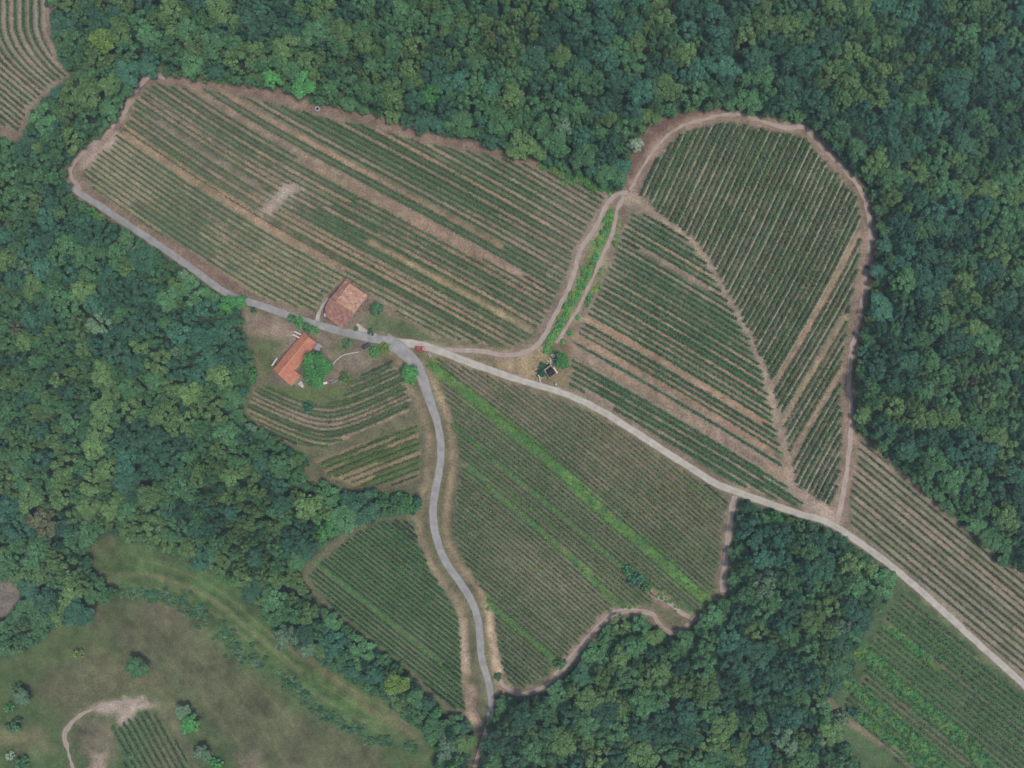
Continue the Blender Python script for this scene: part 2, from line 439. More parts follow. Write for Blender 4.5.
V['F'] = dict(poly=[(358,530),(380,522),(400,519),(416,521),(420,545),(432,572),(448,598),(460,620),(461,650),(463,680),(466,712),(445,704),(410,668),(360,628),(326,600),(308,577),(320,562),(340,545)],
   s=sF, ax='x', wid=.26, dens=1.0, field='green vineyard west of the south road', ref='its north edge', tint=(0.041,0.131,0.057), lanes='F')
V['SE'] = dict(poly=[(860,436),(890,466),(925,496),(960,528),(1000,562),(1024,582),(1090,645),(1090,738),(1045,698),(1012,668),(975,632),(940,602),(905,572),(872,546),(850,528),(849,505),(853,470)],
   s=sSE, ax='x', alt=(1.1, .4), wid=.18, dens=0.55, field='southeast strip vineyard', ref='the wood', tint=(0.052,0.102,0.051), lanes='SE')
V['A0'] = dict(poly=[(-60,-60),(50,-60),(49,0),(46,30),(54,58),(66,76),(46,90),(28,108),(18,132),(-60,95)],
   s=s0, ax='y', alt=(1.1, .6), dens=0.8, field='corner vineyard at top left', ref='the west', tint=(0.052,0.109,0.054), lanes='SE')
V['G'] = dict(poly=[(258,384),(280,391),(300,400),(318,406),(340,399),(352,382),(372,366),(392,362),(404,380),(412,402),(408,412),(360,432),(325,448),(290,444),(262,428),(246,410)],
   s=sG, ax='x', wid=.3, dens=0.6, field='curved plot below the long farmhouse', ref='the farmhouse', tint=(0.057,0.131,0.054), lanes='G')
V['G2'] = dict(poly=[(314,460),(360,444),(418,424),(421,450),(420,478),(400,486),(355,486),(328,476)],
   s=sG2, ax='x', dens=0.75, field='small terraced plot by the south road', ref='its upper edge', tint=(0.052,0.128,0.047), lanes='G2')
V['BR'] = dict(poly=[(905,592),(945,625),(1000,678),(1090,760),(1090,830),(950,830),(905,768),(870,735),(842,705),(862,676),(872,640),(888,610)],
   s=sBR, ax='x', dens=0.7, field='weedy bottom right vineyard', ref='the gravel road', tint=(0.048,0.138,0.061), lanes='BR')
V['BL'] = dict(poly=[(112,726),(132,716),(150,708),(166,724),(184,752),(204,800),(140,800),(122,755)],
   s=sBL, ax='y', dens=0.7, field='small plot inside the dirt loop', ref='the west', tint=(0.057,0.131,0.068), lanes='BR')

# ------------------------------------------------------------------ ground sheet
print('ground...')
step = 1.3
core_x = np.arange(-60, 1084 + step, step); core_y = np.arange(-60, 828 + step, step)
grow = np.cumsum(np.array([3, 5, 8, 14, 24, 40, 70, 120, 200, 350, 600, 1000, 1700], float))
gx = np.concatenate([core_x[0] - grow[::-1], core_x, core_x[-1] + grow])
gy = np.concatenate([core_y[0] - grow[::-1], core_y, core_y[-1] + grow])
GX, GY = np.meshgrid(gx, gy)
nx, ny = len(gx), len(gy)
px = GX.ravel(); py = GY.ravel()
wx, wy, wz = W(px, py)
# far hills roll on beyond the plan
far = np.clip((np.maximum(np.abs(px - 512) - 600, np.abs(py - 384) - 480)) / 1500, 0, 1)
k = (D) / D
wz = wz + far * 60 * (vnoise(px, py, 900, 9) - 0.4)

alb = np.zeros((len(px), 3)); alb[:] = (0.030, 0.056, 0.030)
nz1 = fbm(px, py, 30, 11); nz2 = fbm(px, py, 9, 15); nz3 = vnoise(px, py, 3.5, 19)
alb *= (0.7 + 0.6 * nz1)[:, None]
midk = np.zeros(len(px)); row = np.zeros(len(px)); rowk = np.zeros(len(px))

def blend(mask, c, noise=0.25):
    global alb
    m = np.clip(mask, 0, 1)[:, None]
    cc = np.array(c)[None, :] * (1 + noise * ((nz1 + nz2) - 1.0) * 2)[:, None] if np.ndim(c) == 1 else c
    alb = alb * (1 - m) + cc * m

def sub(bb, pad=12):
    return np.where((px > bb[0] - pad) & (px < bb[2] + pad) & (py > bb[1] - pad) & (py < bb[3] + pad))[0]

def bbox(pts):
    a = np.array(pts); return a[:, 0].min(), a[:, 1].min(), a[:, 0].max(), a[:, 1].max()

def fill(poly, c, soft=1.5, k=1.0, noise=0.25, rag=0.0):
    i = sub(bbox(poly), 20)
    d = sdist(px[i], py[i], poly) + rag * (fbm(px[i], py[i], 8, 31) - 0.5) * 2
    m = np.zeros(len(px)); m[i] = np.clip(d / soft * 0.5 + 0.5, 0, 1) * k
    blend(m, c, noise)

def stroke(line, w, c, soft=1.5, k=1.0, noise=0.25, rag=0.0, patch=0.0):
    sl = smooth_line(line, 5)
    i = sub(bbox(line), 20)
    d = w / 2 - segdist(px[i], py[i], sl) + rag * (fbm(px[i], py[i], 7, 33) - 0.5) * 2
    m = np.zeros(len(px)); m[i] = np.clip(d / soft * 0.5 + 0.5, 0, 1) * k
    if patch: m = m * np.clip(1 - patch + patch * 2 * fbm(px, py, 14, 35), 0, 1)
    blend(m, c, noise)

SOIL = S(128, 114, 98); TAN = S(158, 132, 108); OCHRE = S(158, 138, 108); BEIGE = S(132, 126, 104)
GREY = S(124, 117, 108); DUST = S(158, 144, 132); GREEN = S(74, 104, 62); LUSH = S(82, 122, 54); OLIVE = S(98, 104, 72)
PINK = S(150, 129, 111); REDS = S(112, 82, 74); DKG = S(52, 78, 52)

fill(P['A'], SOIL, 3, rag=3); fill(P['A0'], SOIL, 3, rag=2); fill(P['H'], SOIL, 2, rag=2)
fill(P['D'], S(104, 104, 78), 3, rag=3); fill(P['BR'], S(78, 98, 64), 4, rag=4)
fill(P['M'], S(82, 98, 58), 4, rag=5); fill(P['B0'], S(116, 106, 96), 3, rag=2)
fill(P['W'], S(120, 112, 84), 3, rag=2)

# planted areas: each lane between two rows has its own cover
rng = np.random.RandomState(5)
LANES = {
 'A':  ([BEIGE, SOIL, PINK, TAN, OLIVE, S(96,104,82)], [.30, .22, .14, .06, .08, .20]),
 'H':  ([S(126,124,102), S(134,128,110), S(118,106,94), S(108,112,88), S(116,108,92)], [.28, .22, .18, .20, .12]),
 'T':  ([SOIL, BEIGE, PINK, S(100,106,86), S(112,106,94)], [.22, .20, .16, .26, .16]),
 'D':  ([S(104,98,86), S(98,98,80), S(112,106,94), S(92,98,74)], [.3, .3, .2, .2]),
 'F':  ([S(84,96,68), S(92,98,74), S(78,94,66)], [.4, .3, .3]),
 'SE': ([BEIGE, S(134,126,110), S(112,108,88), S(140,124,108)], [.3, .3, .25, .15]),
 'G':  ([S(108,110,82), S(88,102,66), S(116,110,88)], [.35, .45, .2]),
 'G2': ([S(118,108,84), S(88,100,62), S(142,124,98)], [.35, .40, .25]),
 'BR': ([S(72,96,58), S(84,100,66), S(102,100,78)], [.5, .35, .15]),
}
def vigour(kf, x, y):
    """how well the vines grow there (1 = normal)"""
    if kf == 'T': return np.clip(.40 + segdist(x, y, [(617,210),(601,260),(578,308),(558,350)]) / 85, .4, 1.2)
    if kf == 'A':
        return np.clip(.55 + segdist(x, y, [(608,203),(580,252),(560,305),(540,342)]) / 130, .5, 1.1) * (1 - .35 * np.exp(-((x - 190) ** 2 / 90 ** 2 + (y - 120) ** 2 / 45 ** 2))) * (1 - .4 * np.exp(-((x - 300) ** 2 + (y - 185) ** 2) / 40 ** 2))
    if kf == 'D': return 1 - .35 * np.exp(-((x - 570) ** 2 + (y - 585) ** 2) / 48 ** 2) - .25 * np.exp(-((x - 520) ** 2 + (y - 560) ** 2) / 30 ** 2)
    if kf == 'H': return 1 - .25 * np.clip((x + .3 * y - 880) / 60, 0, 1)
    return np.ones(np.shape(x))
def vig_ground(kf, x, y): return np.clip(1.05 - vigour(kf, x, y), 0, .6)[:, None] * 1.3
for kf, f in V.items():
    i = sub(bbox(f['poly']), 10)
    d = sdist(px[i], py[i], f['poly'])
    s = f['s'](px[i], py[i])
    cols, pr = LANES[f['lanes']]
    lane = np.floor(s + 3 * (vnoise(px[i], py[i], 60, 41) - 0.5) * 0.15).astype(int)
    pick = rng.choice(len(cols), 600, p=pr)[(lane + 300) % 600]
    # the cover along a lane changes now and then
    swap = vnoise(s * 3.0, (px[i] + py[i]), 22, 43) > 0.68
    pick2 = rng.choice(len(cols), 600, p=pr)[(lane + 171) % 600]
    pick = np.where(swap, pick2, pick)
    cc = np.array(cols)[pick]
    if kf in ('A', 'T', 'G'):
        # tilled and grassed lanes alternate
        pale = np.array([BEIGE, PINK, S(142,128,112), TAN, S(132,120,102), SOIL]); grn = np.array([S(84,98,72), S(96,104,80), S(104,108,84), S(76,92,66)])
        pk = rng.choice(6, 600, p=[.22, .24, .2, .08, .16, .1])[(lane + 300) % 600]; gk = rng.choice(4, 600)[(lane + 300) % 600]
        flip = rng.rand(600)[(lane + 300) % 600]
        par = (lane + (vnoise(px[i], py[i], 110, 55) > .5)) % 2
        alt = np.where(((par == 0) | (flip > .74))[:, None] & (flip > .1)[:, None], pale[pk], grn[gk])
        if kf == 'A':
            low = s > float(sA(np.array(150.), np.array(153.)))
            g2 = fbm(px[i] + 90, py[i] + 40, 60, 57) + (rng.rand(600)[(lane + 300) % 600] - .5) * .3 > .66
            alt = np.where(low[:, None] & ~g2[:, None], np.array(S(140,133,110)), np.where(low[:, None], np.array(S(112,114,92)), alt))
        cc = alt * (np.array([1.05, 1.0, .97]) if kf == 'A' else 1)
    if kf in ('H',): cc = cc * np.clip(.62 + .5 * fbm(px[i], py[i], 70, 59), .7, 1)[:, None] * np.where(lane % 2 == 0, 1.12, .92)[:, None]
    if kf == 'D':
        br = np.clip((px[i] * .62 - py[i] + 130) / 50 + (nz1[i] - .5) * 2, 0, 1)[:, None]
        cc = cc * (1 - br) * np.array([.80, .98, .80]) + cc * br * np.array([1.24, 1.08, 1.02])
    if kf in 'ATDH':
        q_ = vig_ground(kf, px[i], py[i]); cc = cc * (1 - q_) + np.array(S(134,122,106)) * q_
    hk = np.where(lane % 2 == 0, 1.5, .22) * (.7 + .6 * vnoise(px[i], py[i], 30, 58))
    midk[i] = np.where(d > -3, hk if kf == 'H' else {'H': .8, 'A': .12, 'T': .1, 'D': .35, 'F': .6, 'SE': .5, 'A0': .5, 'G': .2, 'G2': .2, 'BR': .25, 'BL': .3}[kf], midk[i])
    big = fbm(px[i], py[i], 45, 45)
    gr = np.clip((big - 0.52) * 5, 0, 1)[:, None] * 0.45
    cc = cc * (1 - gr) + np.array(S(92, 102, 76)) * gr
    cc = cc * (0.78 + 0.44 * fbm(px[i], py[i], 6, 47))[:, None]
    m = np.zeros(len(px)); m[i] = np.clip((d + 2.0 * (nz3[i] - 0.5)) / 2 + 0.5, 0, 1)
    full = alb.copy(); full[i] = cc
    blend(m, full)
    row[i] = np.where(d > -3, s, row[i])
    amt = {'D': 0.55, 'F': 0.7, 'G': 0.7, 'G2': 0.5, 'BR': 0.45, 'SE': 0.8, 'BL': 0.6}.get(kf, 1.0)
    rowk[i] = np.where(d > 0, np.clip(d / 3, 0, 1) * amt * (0.65 + 0.6 * vnoise(px[i], py[i], 14, 49)), rowk[i])
rowk = np.clip(rowk, 0, 1)

def kill_rows(line, w, amount=1.0):
    global rowk
    i = sub(bbox(line), 20)
    d = segdist(px[i], py[i], smooth_line(line, 6))
    rowk[i] *= 1 - amount * np.clip((w / 2 + 1 - d) / 2, 0, 1)

def along(f, x0, y0, x1, ax='x', n=14):
    """a line that follows the vine rows of a field through (x0,y0) up to x1 (or y1)"""
    s0_ = V[f]['s'](np.array(x0, float), np.array(y0, float))
    pts = []
    if ax == 'x':
        for x in np.linspace(x0, x1, n):
            lo, hi = -500.0, 1500.0
            for _ in range(40):
                mid = (lo + hi) / 2
                if V[f]['s'](np.array(x), np.array(mid)) < s0_: lo = mid
                else: hi = mid
            pts.append((x, mid))
    else:
        for y in np.linspace(y0, x1, n):
            lo, hi = -500.0, 1500.0
            for _ in range(40):
                mid = (lo + hi) / 2
                if V[f]['s'](np.array(mid), np.array(y)) < s0_: lo = mid
                else: hi = mid
            pts.append((mid, y))
    return pts

BANKS = []   # (line, width, colour) earthen terrace banks without vines
def bank(line, w, c, k=0.85, vines=False):
    w = w * .8
    stroke(line, w, c, 2.5, k, 0.35, rag=2.0, patch=0.45); kill_rows(line, w + 2)
    if not vines: BANKS.append((smooth_line(line, 6), w))
bank(along('A', 126, 134, 342), 9, TAN)
bank(along('A', 188, 84, 520), 7, PINK)
bank(along('A', 219, 89, 500), 7, TAN)
bank(along('A', 370, 242, 530), 7, OCHRE)
bank(along('A', 150, 100, 290), 6, PINK)
bank(along('A', 300, 160, 480), 6, S(136,118,98))
bank(along('A', 160, 122, 260), 5, SOIL)
bank(along('A', 380, 262, 480), 5, BEIGE)
bank(along('H', 859, 234, 400, 'y'), 7, TAN)
bank(along('H', 845, 318, 425, 'y'), 7, OCHRE)
bank(along('H', 852, 350, 468, 'y'), 7, TAN)
bank(along('H', 850, 205, 330, 'y'), 5, SOIL)
bank(along('T', 582, 318, 758), 7, TAN)
bank(along('T', 576, 336, 772), 7, TAN)
bank(along('T', 574, 352, 786), 9, PINK)
bank(along('T', 640, 250, 705), 5, SOIL)
rb = np.random.RandomState(21)
for _ in range(16):
    x0 = rb.uniform(130, 460); y0 = 95 + (x0 - 130) * .35 + rb.uniform(0, 130)
    bank(along('A', x0, y0, x0 + rb.uniform(60, 180)), rb.uniform(3, 5), (SOIL, PINK, TAN, S(128,112,98))[rb.randint(4)], .7, True)
for _ in range(12):
    x0 = rb.uniform(590, 680); y0 = 250 + (x0 - 590) * .6 + rb.uniform(0, 130)
    bank(along('T', x0, y0, min(770, x0 + rb.uniform(60, 130))), rb.uniform(3, 5), (SOIL, PINK, TAN)[rb.randint(3)], .7, True)
for _ in range(9):
    y0 = rb.uniform(150, 320); x0 = rb.uniform(690, 850)
    bank(along('H', x0, y0, y0 + rb.uniform(60, 150), 'y'), rb.uniform(2.5, 4), (SOIL, PINK, BEIGE)[rb.randint(3)], .6, True)
# lush weedy strips in the lower vineyards
WEEDS = []
def weedy(line, w, c, k=0.8):
    stroke(line, w, c, 3, k, 0.6, rag=3, patch=0.5); kill_rows(line, w)
    BANKS.append((smooth_line(line, 6), w * .8)); WEEDS.append((smooth_line(line, 4), w))
weedy([(432,366),(460,388),(500,421),(530,444),(560,471),(600,509),(625,531),(650,549),(680,579),(705,598)], 12, LUSH)
weedy([(450,425),(470,440),(500,465),(540,498),(575,528),(600,550),(620,565)], 4, GREEN, .5)
weedy([(468,467),(490,487),(520,513),(545,535),(568,555)], 5, S(92,112,60), .6)
weedy([(568,555),(590,575),(615,602),(640,610)], 7, LUSH)
weedy([(487,600),(505,618),(525,635),(545,652),(560,668)], 8, S(84,112,52))
weedy([(316,560),(350,590),(390,622),(430,655),(462,682)], 5, S(96,112,66), .7)
weedy([(620,565),(640,580),(670,600),(700,615)], 9, GREEN)
weedy([(862,650),(900,686),(928,708),(960,738),(1000,778)], 13, S(62,108,54))
weedy([(846,682),(880,710),(905,732),(930,756),(960,790)], 12, S(62,108,54))
weedy([(888,628),(910,645),(938,668)], 5, S(96,126,50))
weedy([(860,716),(880,730),(905,750),(930,775)], 8, S(66,112,54))
WBAND = [(612,216),(608,232),(598,258),(588,282),(575,305),(562,325),(550,345)]
stroke(WBAND, 15, LUSH, 4, 0.9, 0.4, rag=2); 
# red-brown bare soil at the top of the heart, dusty headlands
stroke([(634,182),(640,150),(660,128),(690,117),(715,114)], 14, S(108,84,76), 4, 0.85, rag=2)
stroke([(150,74),(200,82),(260,90),(310,102),(345,112),(385,122),(430,136),(480,148),(530,162),(575,176),(610,190)], 12, S(136,114,100), 6, 0.75, 0.4, rag=3, patch=0.3)
stroke([(84,196),(120,218),(160,242),(200,266),(235,288)], 12, S(134,110,96), 4, 0.9, rag=1.5)
fill([(272,192),(284,186),(298,184),(300,190),(288,196),(282,208),(274,214),(268,206)], DUST, 7, 0.75, .5, rag=8)
stroke([(262,214),(276,204),(284,190),(302,187)], 4, S(166,152,138), 4, .6, .5, rag=4, patch=.6); 
kill_rows([(268,210),(280,198),(294,189)], 12, 0.8); BANKS.append((smooth_line([(268,210),(280,198),(294,189)], 5), 10))
fill([(375,312),(400,318),(430,335),(450,345),(400,338),(372,330),(362,318)], S(96,108,74), 3, rag=2)
# farmyard
fill([(243,308),(290,320),(330,332),(366,340),(395,352),(372,364),(345,378),(330,395),(300,392),(258,380),(250,350)], S(124,112,96), 4, 0.95, 0.4, rag=2)
fill([(248,318),(275,322),(300,334),(285,342),(255,336)], S(150,132,116), 4, 0.7, rag=3)
fill([(250,336),(285,340),(274,362),(266,378),(252,352)], S(92,108,66), 6, 0.8, rag=4)
fill([(296,386),(345,386),(340,402),(300,402),(262,386)], S(88,106,62), 5, 0.8, rag=4)
fill([(330,340),(352,340),(350,352),(334,358)], S(98,110,72), 5, 0.6, rag=4)
fill([(368,342),(392,340),(396,352),(372,360)], S(96,122,56), 3, 0.7, rag=3)
fill([(520,346),(545,345),(545,380),(510,374),(490,366)], S(156,138,108), 4, 0.85, 0.4, rag=2)
stroke([(450,354),(490,368),(540,380)], 5, S(146,124,98), 3, 0.8)
stroke([(560,376),(575,370),(590,380)], 14, S(140,124,100), 6, 0.6, rag=3)
# verges and tracks pressed into the ground
for ln, w, c, kk in ((verge_w, 6, S(150,130,104), .7), (verge_e, 5.5, S(162,140,114), .8), ([(e[0]-3, e[1]) for e in verge_w], 3, S(150,138,116), .6),
                     ([(463,620),(464,650),(466,672)], 7, S(182,160,138), .9), ([(472,690),(470,712),(476,722)], 8, S(172,148,128), .9),
                     ([(490,615),(492,640),(500,672)], 6, S(184,160,136), .8),
                     (road_south, 12, S(122,116,92), .6), (road_gravel, 11, S(138,124,102), .6), (road_main, 11, S(134,120,104), .6),
                     (track_two, 9, PINK, .8), (track_one, 9, S(146,132,120), .75), (track_heart, 10, S(146,124,106), .85),
                     (track_west, 11, S(146,126,112), .8), (track_east, 9, S(142,122,110), .8), (track_d1, 9, S(146,126,106), .8), ([(556,676),(568,662),(580,648),(600,625),(616,613)], 11, S(156,134,116), .85),
                     (track_d2, 9, S(138,120,104), .7), (track_d0, 8, S(146,126,106), .8), (loop_bl, 7, S(150,132,118), .7),
                     (track_south, 7, S(104,92,80), .8)):
    stroke(ln, w, c, 3, kk, 0.35, rag=1.5); kill_rows(ln, w)
stroke(track_bank, 8, S(156,142,122), 6, 0.8, 0.5, rag=4, patch=.5); kill_rows(track_bank, 7)
stroke([(116,134),(112,143),(98,152),(84,166)], 7, S(170,152,138), 3, 0.9, rag=1)
stroke([(134,98),(120,122),(104,136),(86,154)], 4, S(172,152,136), 2, 0.8, rag=1)
fill([(788,468),(796,484),(812,496),(832,508),(836,522),(820,520),(803,508),(792,496)], S(158,140,124), 3, 0.95, rag=1)
fill([(560,672),(575,650),(600,622),(620,610),(622,616),(606,632),(588,656),(572,672)], S(152,128,110), 3, 0.7, rag=1)
stroke([(650,592),(660,596),(668,603)], 8, S(164,138,120), 4, 0.8)
stroke([(858,405),(864,432),(900,462),(940,498),(990,542),(1030,575)], 4, S(112,108,84), 3, 0.6)
for k_ in range(7):
    o_ = k_ * 6.5 - 18
    MOW_ = [(100, 566 + o_), (160, 576 + o_), (215, 600 + o_), (262, 638 + o_), (310, 676 + o_), (400, 728 + o_)]
    if k_ == 0: MOWS = []
    MOWS.append(MOW_)
# meadow: drifts of drier and greener grass
mm = np.zeros(len(px)); i = sub(bbox(P['M'])); mm[i] = np.clip(sdist(px[i], py[i], P['M']) / 4, 0, 1)
blend(mm * np.clip((fbm(px, py, 60, 61) - 0.45) * 4, 0, 1), S(104, 100, 74), .3)
blend(mm * np.clip((fbm(px + 300, py, 50, 65) - 0.5) * 5, 0, 1) * .8, S(74, 98, 56), .3)
fill([(30,690),(90,640),(125,655),(150,690),(110,702),(70,720)], S(110,100,78), 14, .6, .3, rag=8)
fill([(120,600),(190,610),(235,660),(300,710),(360,745),(380,790),(280,790),(215,730),(150,660)], S(98,96,72), 14, .7, .3, rag=8)
stroke([(115,603),(150,645),(190,700),(225,760)], 7, S(82,98,66), 8, .6, .5, rag=5)
fill([(92,552),(150,556),(210,584),(262,622),(310,664),(390,708),(420,745),(400,752),(340,715),(290,680),(240,640),(190,598),(120,592)], S(84,110,62), 8, .7, .5, rag=6)
stroke([(100,575),(160,578),(215,602),(262,640),(300,672)], 3, S(132,124,92), 3, .6)
stroke([(278,638),(320,668),(360,700),(410,735)], 7, S(116,104,78), 4, .7, .5, rag=3)
for k_, ml in enumerate(MOWS):
    i = sub(bbox(ml), 8); m = np.zeros(len(px))
    m[i] = np.clip(1.6 - segdist(px[i], py[i], smooth_line(ml, 5)), 0, 1) * .45 * np.clip(sdist(px[i], py[i], P['M']) / 4, 0, 1) * (vnoise(px[i], py[i], 16, 68) > .35)
    blend(m, S(122, 122, 84) if k_ % 2 else S(64, 92, 50), .3)
for k_ in range(11):
    xa = 20 + k_ * 17
    stroke([(xa + 60, 612 + k_ * 1.5), (xa + 95, 660), (xa + 150, 720), (xa + 190, 775)], 1.6, S(122,116,88) if k_ % 2 else S(78,92,60), 1.5, .35, .4, patch=.6)
HEDGE = [(125,594),(160,596),(190,606),(215,626),(240,652),(262,664),(290,684),(318,708),(345,724),(380,738),(415,748)]
stroke(HEDGE, 10, S(66,94,56), 6, .7, .5, rag=4)
fill([(92,706),(116,700),(146,700),(150,706),(138,710),(130,722),(120,726),(114,716),(96,712)], S(172,156,142), 4, .9, .5, rag=5)
stroke([(140,702),(156,706),(172,722),(184,742),(200,775)], 5, S(128,116,100), 5, .6, .4, rag=3, patch=.6)
fill([(78,722),(110,716),(120,735),(110,760),(84,760),(76,740)], S(118,106,90), 8, .7, .5, rag=6)
fill([(88,768),(92,752),(104,754),(102,790),(84,790)], S(170,150,136), 3, .8, rag=3)
fill([(235,755),(262,752),(262,775),(238,775)], S(140,124,104), 6, .6, rag=4)
fill([(-10,728),(40,730),(55,752),(20,748),(-10,745)], S(132,124,92), 6, .6, rag=4)
# bottom right: path and brown scraps
stroke([(828,702),(850,722),(880,742),(905,758),(925,780)], 5, S(138,116,100), 3, .8, .4)
for a in ([(800,745),(806,775)], [(830,760),(832,790)], [(846,752),(850,780)]):
    stroke(a, 7, S(118,100,84), 4, .7)

Fq = (np.arange(ny - 1)[:, None] * nx + np.arange(nx - 1)[None, :]).ravel()
F4 = np.stack([Fq, Fq + nx, Fq + nx + 1, Fq + 1], 1)
ground = mesh_np('ground', np.stack([wx, wy, wz], 1), F4, M_ground, smooth=True)
ground['kind'] = 'structure'
me = ground.data
a_ = me.attributes.new('alb', 'FLOAT_COLOR', 'POINT')
a_.data.foreach_set('color', np.concatenate([np.clip(alb, 0.005, 0.9), np.ones((len(px), 1))], 1).astype(np.float32).ravel())
a_ = me.attributes.new('row', 'FLOAT', 'POINT'); a_.data.foreach_set('value', row.astype(np.float32))
a_ = me.attributes.new('midk', 'FLOAT', 'POINT'); a_.data.foreach_set('value', midk.astype(np.float32))
a_ = me.attributes.new('rowk', 'FLOAT', 'POINT'); a_.data.foreach_set('value', rowk.astype(np.float32))

# ------------------------------------------------------------------ roads and tracks as thin sheets over the ground
def ribbon(name, line, w, mat, dz, edges='verge', jag=0.35, seed=0):
    sl = smooth_line(line, 1.8)
    t = np.gradient(sl, axis=0); t /= np.hypot(t[:, 0], t[:, 1])[:, None]
    n = np.stack([-t[:, 1], t[:, 0]], 1)
    K = 9
    u = np.linspace(-1, 1, K)
    ww = np.interp(np.arange(len(sl)), np.linspace(0, len(sl) - 1, len(w)), w) if hasattr(w, '__len__') else np.full(len(sl), w)
    jl = (fbm(sl[:, 0], sl[:, 1], 7, 50 + seed) - .5) * 4 * jag; jr = (fbm(sl[:, 0], sl[:, 1], 7, 57 + seed) - .5) * 4 * jag
    X = np.zeros((len(sl), K)); Y = X.copy(); E = X.copy()
    for j, q in enumerate(u):
        off = q * ww / 2 + (jl if q < 0 else jr) * abs(q)
        X[:, j] = sl[:, 0] + n[:, 0] * off; Y[:, j] = sl[:, 1] + n[:, 1] * off
        if edges == 'ruts': E[:, j] = max(0.0, 1.0 - abs(abs(q) - 0.5) / 0.4) * -0.75 + 0.60 + (0.5 if abs(q) > .9 else 0)
        else: E[:, j] = max(0, (abs(q) - 0.72)) * 3.2 + (0.22 if abs(q) < .15 else 0) - (.1 if .3 < abs(q) < .6 else 0)
    x, y, z = W(X.ravel(), Y.ravel(), dz)
    q = (np.arange(len(sl) - 1)[:, None] * K + np.arange(K - 1)[None, :]).ravel()
    o = mesh_np(name, np.stack([x, y, z], 1), np.stack([q, q + 1, q + K + 1, q + K], 1), mat, smooth=True)
    a = o.data.attributes.new('edge', 'FLOAT', 'POINT'); a.data.foreach_set('value', E.ravel().astype(np.float32))
    o['kind'] = 'structure'
    return o
ribbon('dirt_track', track_one, 5.0, M_track, .034, 'verge', .7, 1)
ribbon('dirt_track', track_two, 3.6, M_track, .030, 'verge', .9, 2)
ribbon('dirt_track', track_heart, [3, 3.4, 4.4, 4.4, 4, 4, 4.6, 5.5], M_track, .038, 'verge', .9, 3)
ribbon('dirt_track', track_west, 4.2, M_track, .030, 'verge', .9, 4)
ribbon('dirt_track', track_east, 6.5, M_track, .034, 'verge', .8, 5)
ribbon('dirt_track', track_d1, [9, 8, 7, 5.5, 5, 5], M_track, .034, 'ruts', .8, 6)
ribbon('dirt_track', track_d2, 4, M_track, .026, 'verge', .5, 7)
ribbon('dirt_track', track_d0, 4.5, M_track, .030, 'verge', .6, 8)
ribbon('dirt_track', loop_bl, [2.5, 3, 4.5, 5, 3.2, 2.6, 2.2], M_track, .030, 'ruts', 1.1, 9)
ribbon('dirt_track', track_south, 4, M_track, .026, 'ruts', .6, 10)
ribbon('road', road_main, [5.5, 7, 7.5, 7, 7, 8, 9], M_asphalt, .055, 'verge', .35, 11)
ribbon('gravel_road', road_gravel, [9, 7, 7.2, 7.5, 7.2, 7, 7, 7], M_gravel, .050, 'verge', .35, 12)
ribbon('south_road', road_south, [15, 11, 7.5, 7.5, 8, 7.5, 7.5, 7, 6], M_asphalt, .060, 'verge', .3, 13)
ribbon('driveway', [(356,325),(364,331),(376,338)], [5, 6, 8], M_gravel, .046, 'verge', .5, 14)
ribbon('driveway', [(318,326),(318,316),(322,307),(328,298)], [3.5, 3.5, 3], M_gravel, .042, 'verge', .5, 15)

# ------------------------------------------------------------------ the thin summer haze between drone and ground
hb = bmesh.new(); box(hb, -1500, 1500, -1500, 1500, -75, D + 25)
haze = obj_bm('haze', hb, None)
mh = bpy.data.materials.new('haze_air'); mh.use_nodes = True
mh.node_tree.nodes.clear()
ho = mh.node_tree.nodes.new('ShaderNodeOutputMaterial')
hv = mh.node_tree.nodes.new('ShaderNodeVolumePrincipled')
hv.inputs['Color'].default_value = (0.70, 0.86, 1.0, 1); hv.inputs['Density'].default_value = 0.00016
hv.inputs['Anisotropy'].default_value = 0.0
mh.node_tree.links.new(hv.outputs[0], ho.inputs['Volume'])
haze.data.materials.append(mh); haze['kind'] = 'stuff'

# ------------------------------------------------------------------ foliage builders
def leaf_cloud(C_, Nrm, size, rs, flat=0.5):
    """quads at centres C_, roughly facing Nrm"""
    n = len(C_)
    nr = Nrm * flat + rs.normal(0, 0.48, (n, 3)); nr /= np.linalg.norm(nr, axis=1)[:, None] + 1e-9
    up = rs.normal(0, 1, (n, 3))
    a = np.cross(nr, up); a /= np.linalg.norm(a, axis=1)[:, None] + 1e-9
    b = np.cross(nr, a)
    sz = size * rs.uniform(0.6, 1.3, n)[:, None] if np.isscalar(size) else size[:, None]
    a = a * sz / 2; b = b * sz / 2 * rs.uniform(0.6, 1.0, n)[:, None]
    Vv = np.stack([C_ - a - b, C_ + a - b * 0.7, C_ + a * 0.8 + b, C_ - a + b * .8], 1).reshape(-1, 3)
    Ff = np.arange(4 * n).reshape(n, 4)
    return Vv, Ff

def set_var(o, var, per=4):
    a = o.data.attributes.new('var', 'FLOAT', 'POINT')
    a.data.foreach_set('value', np.repeat(var, per).astype(np.float32))

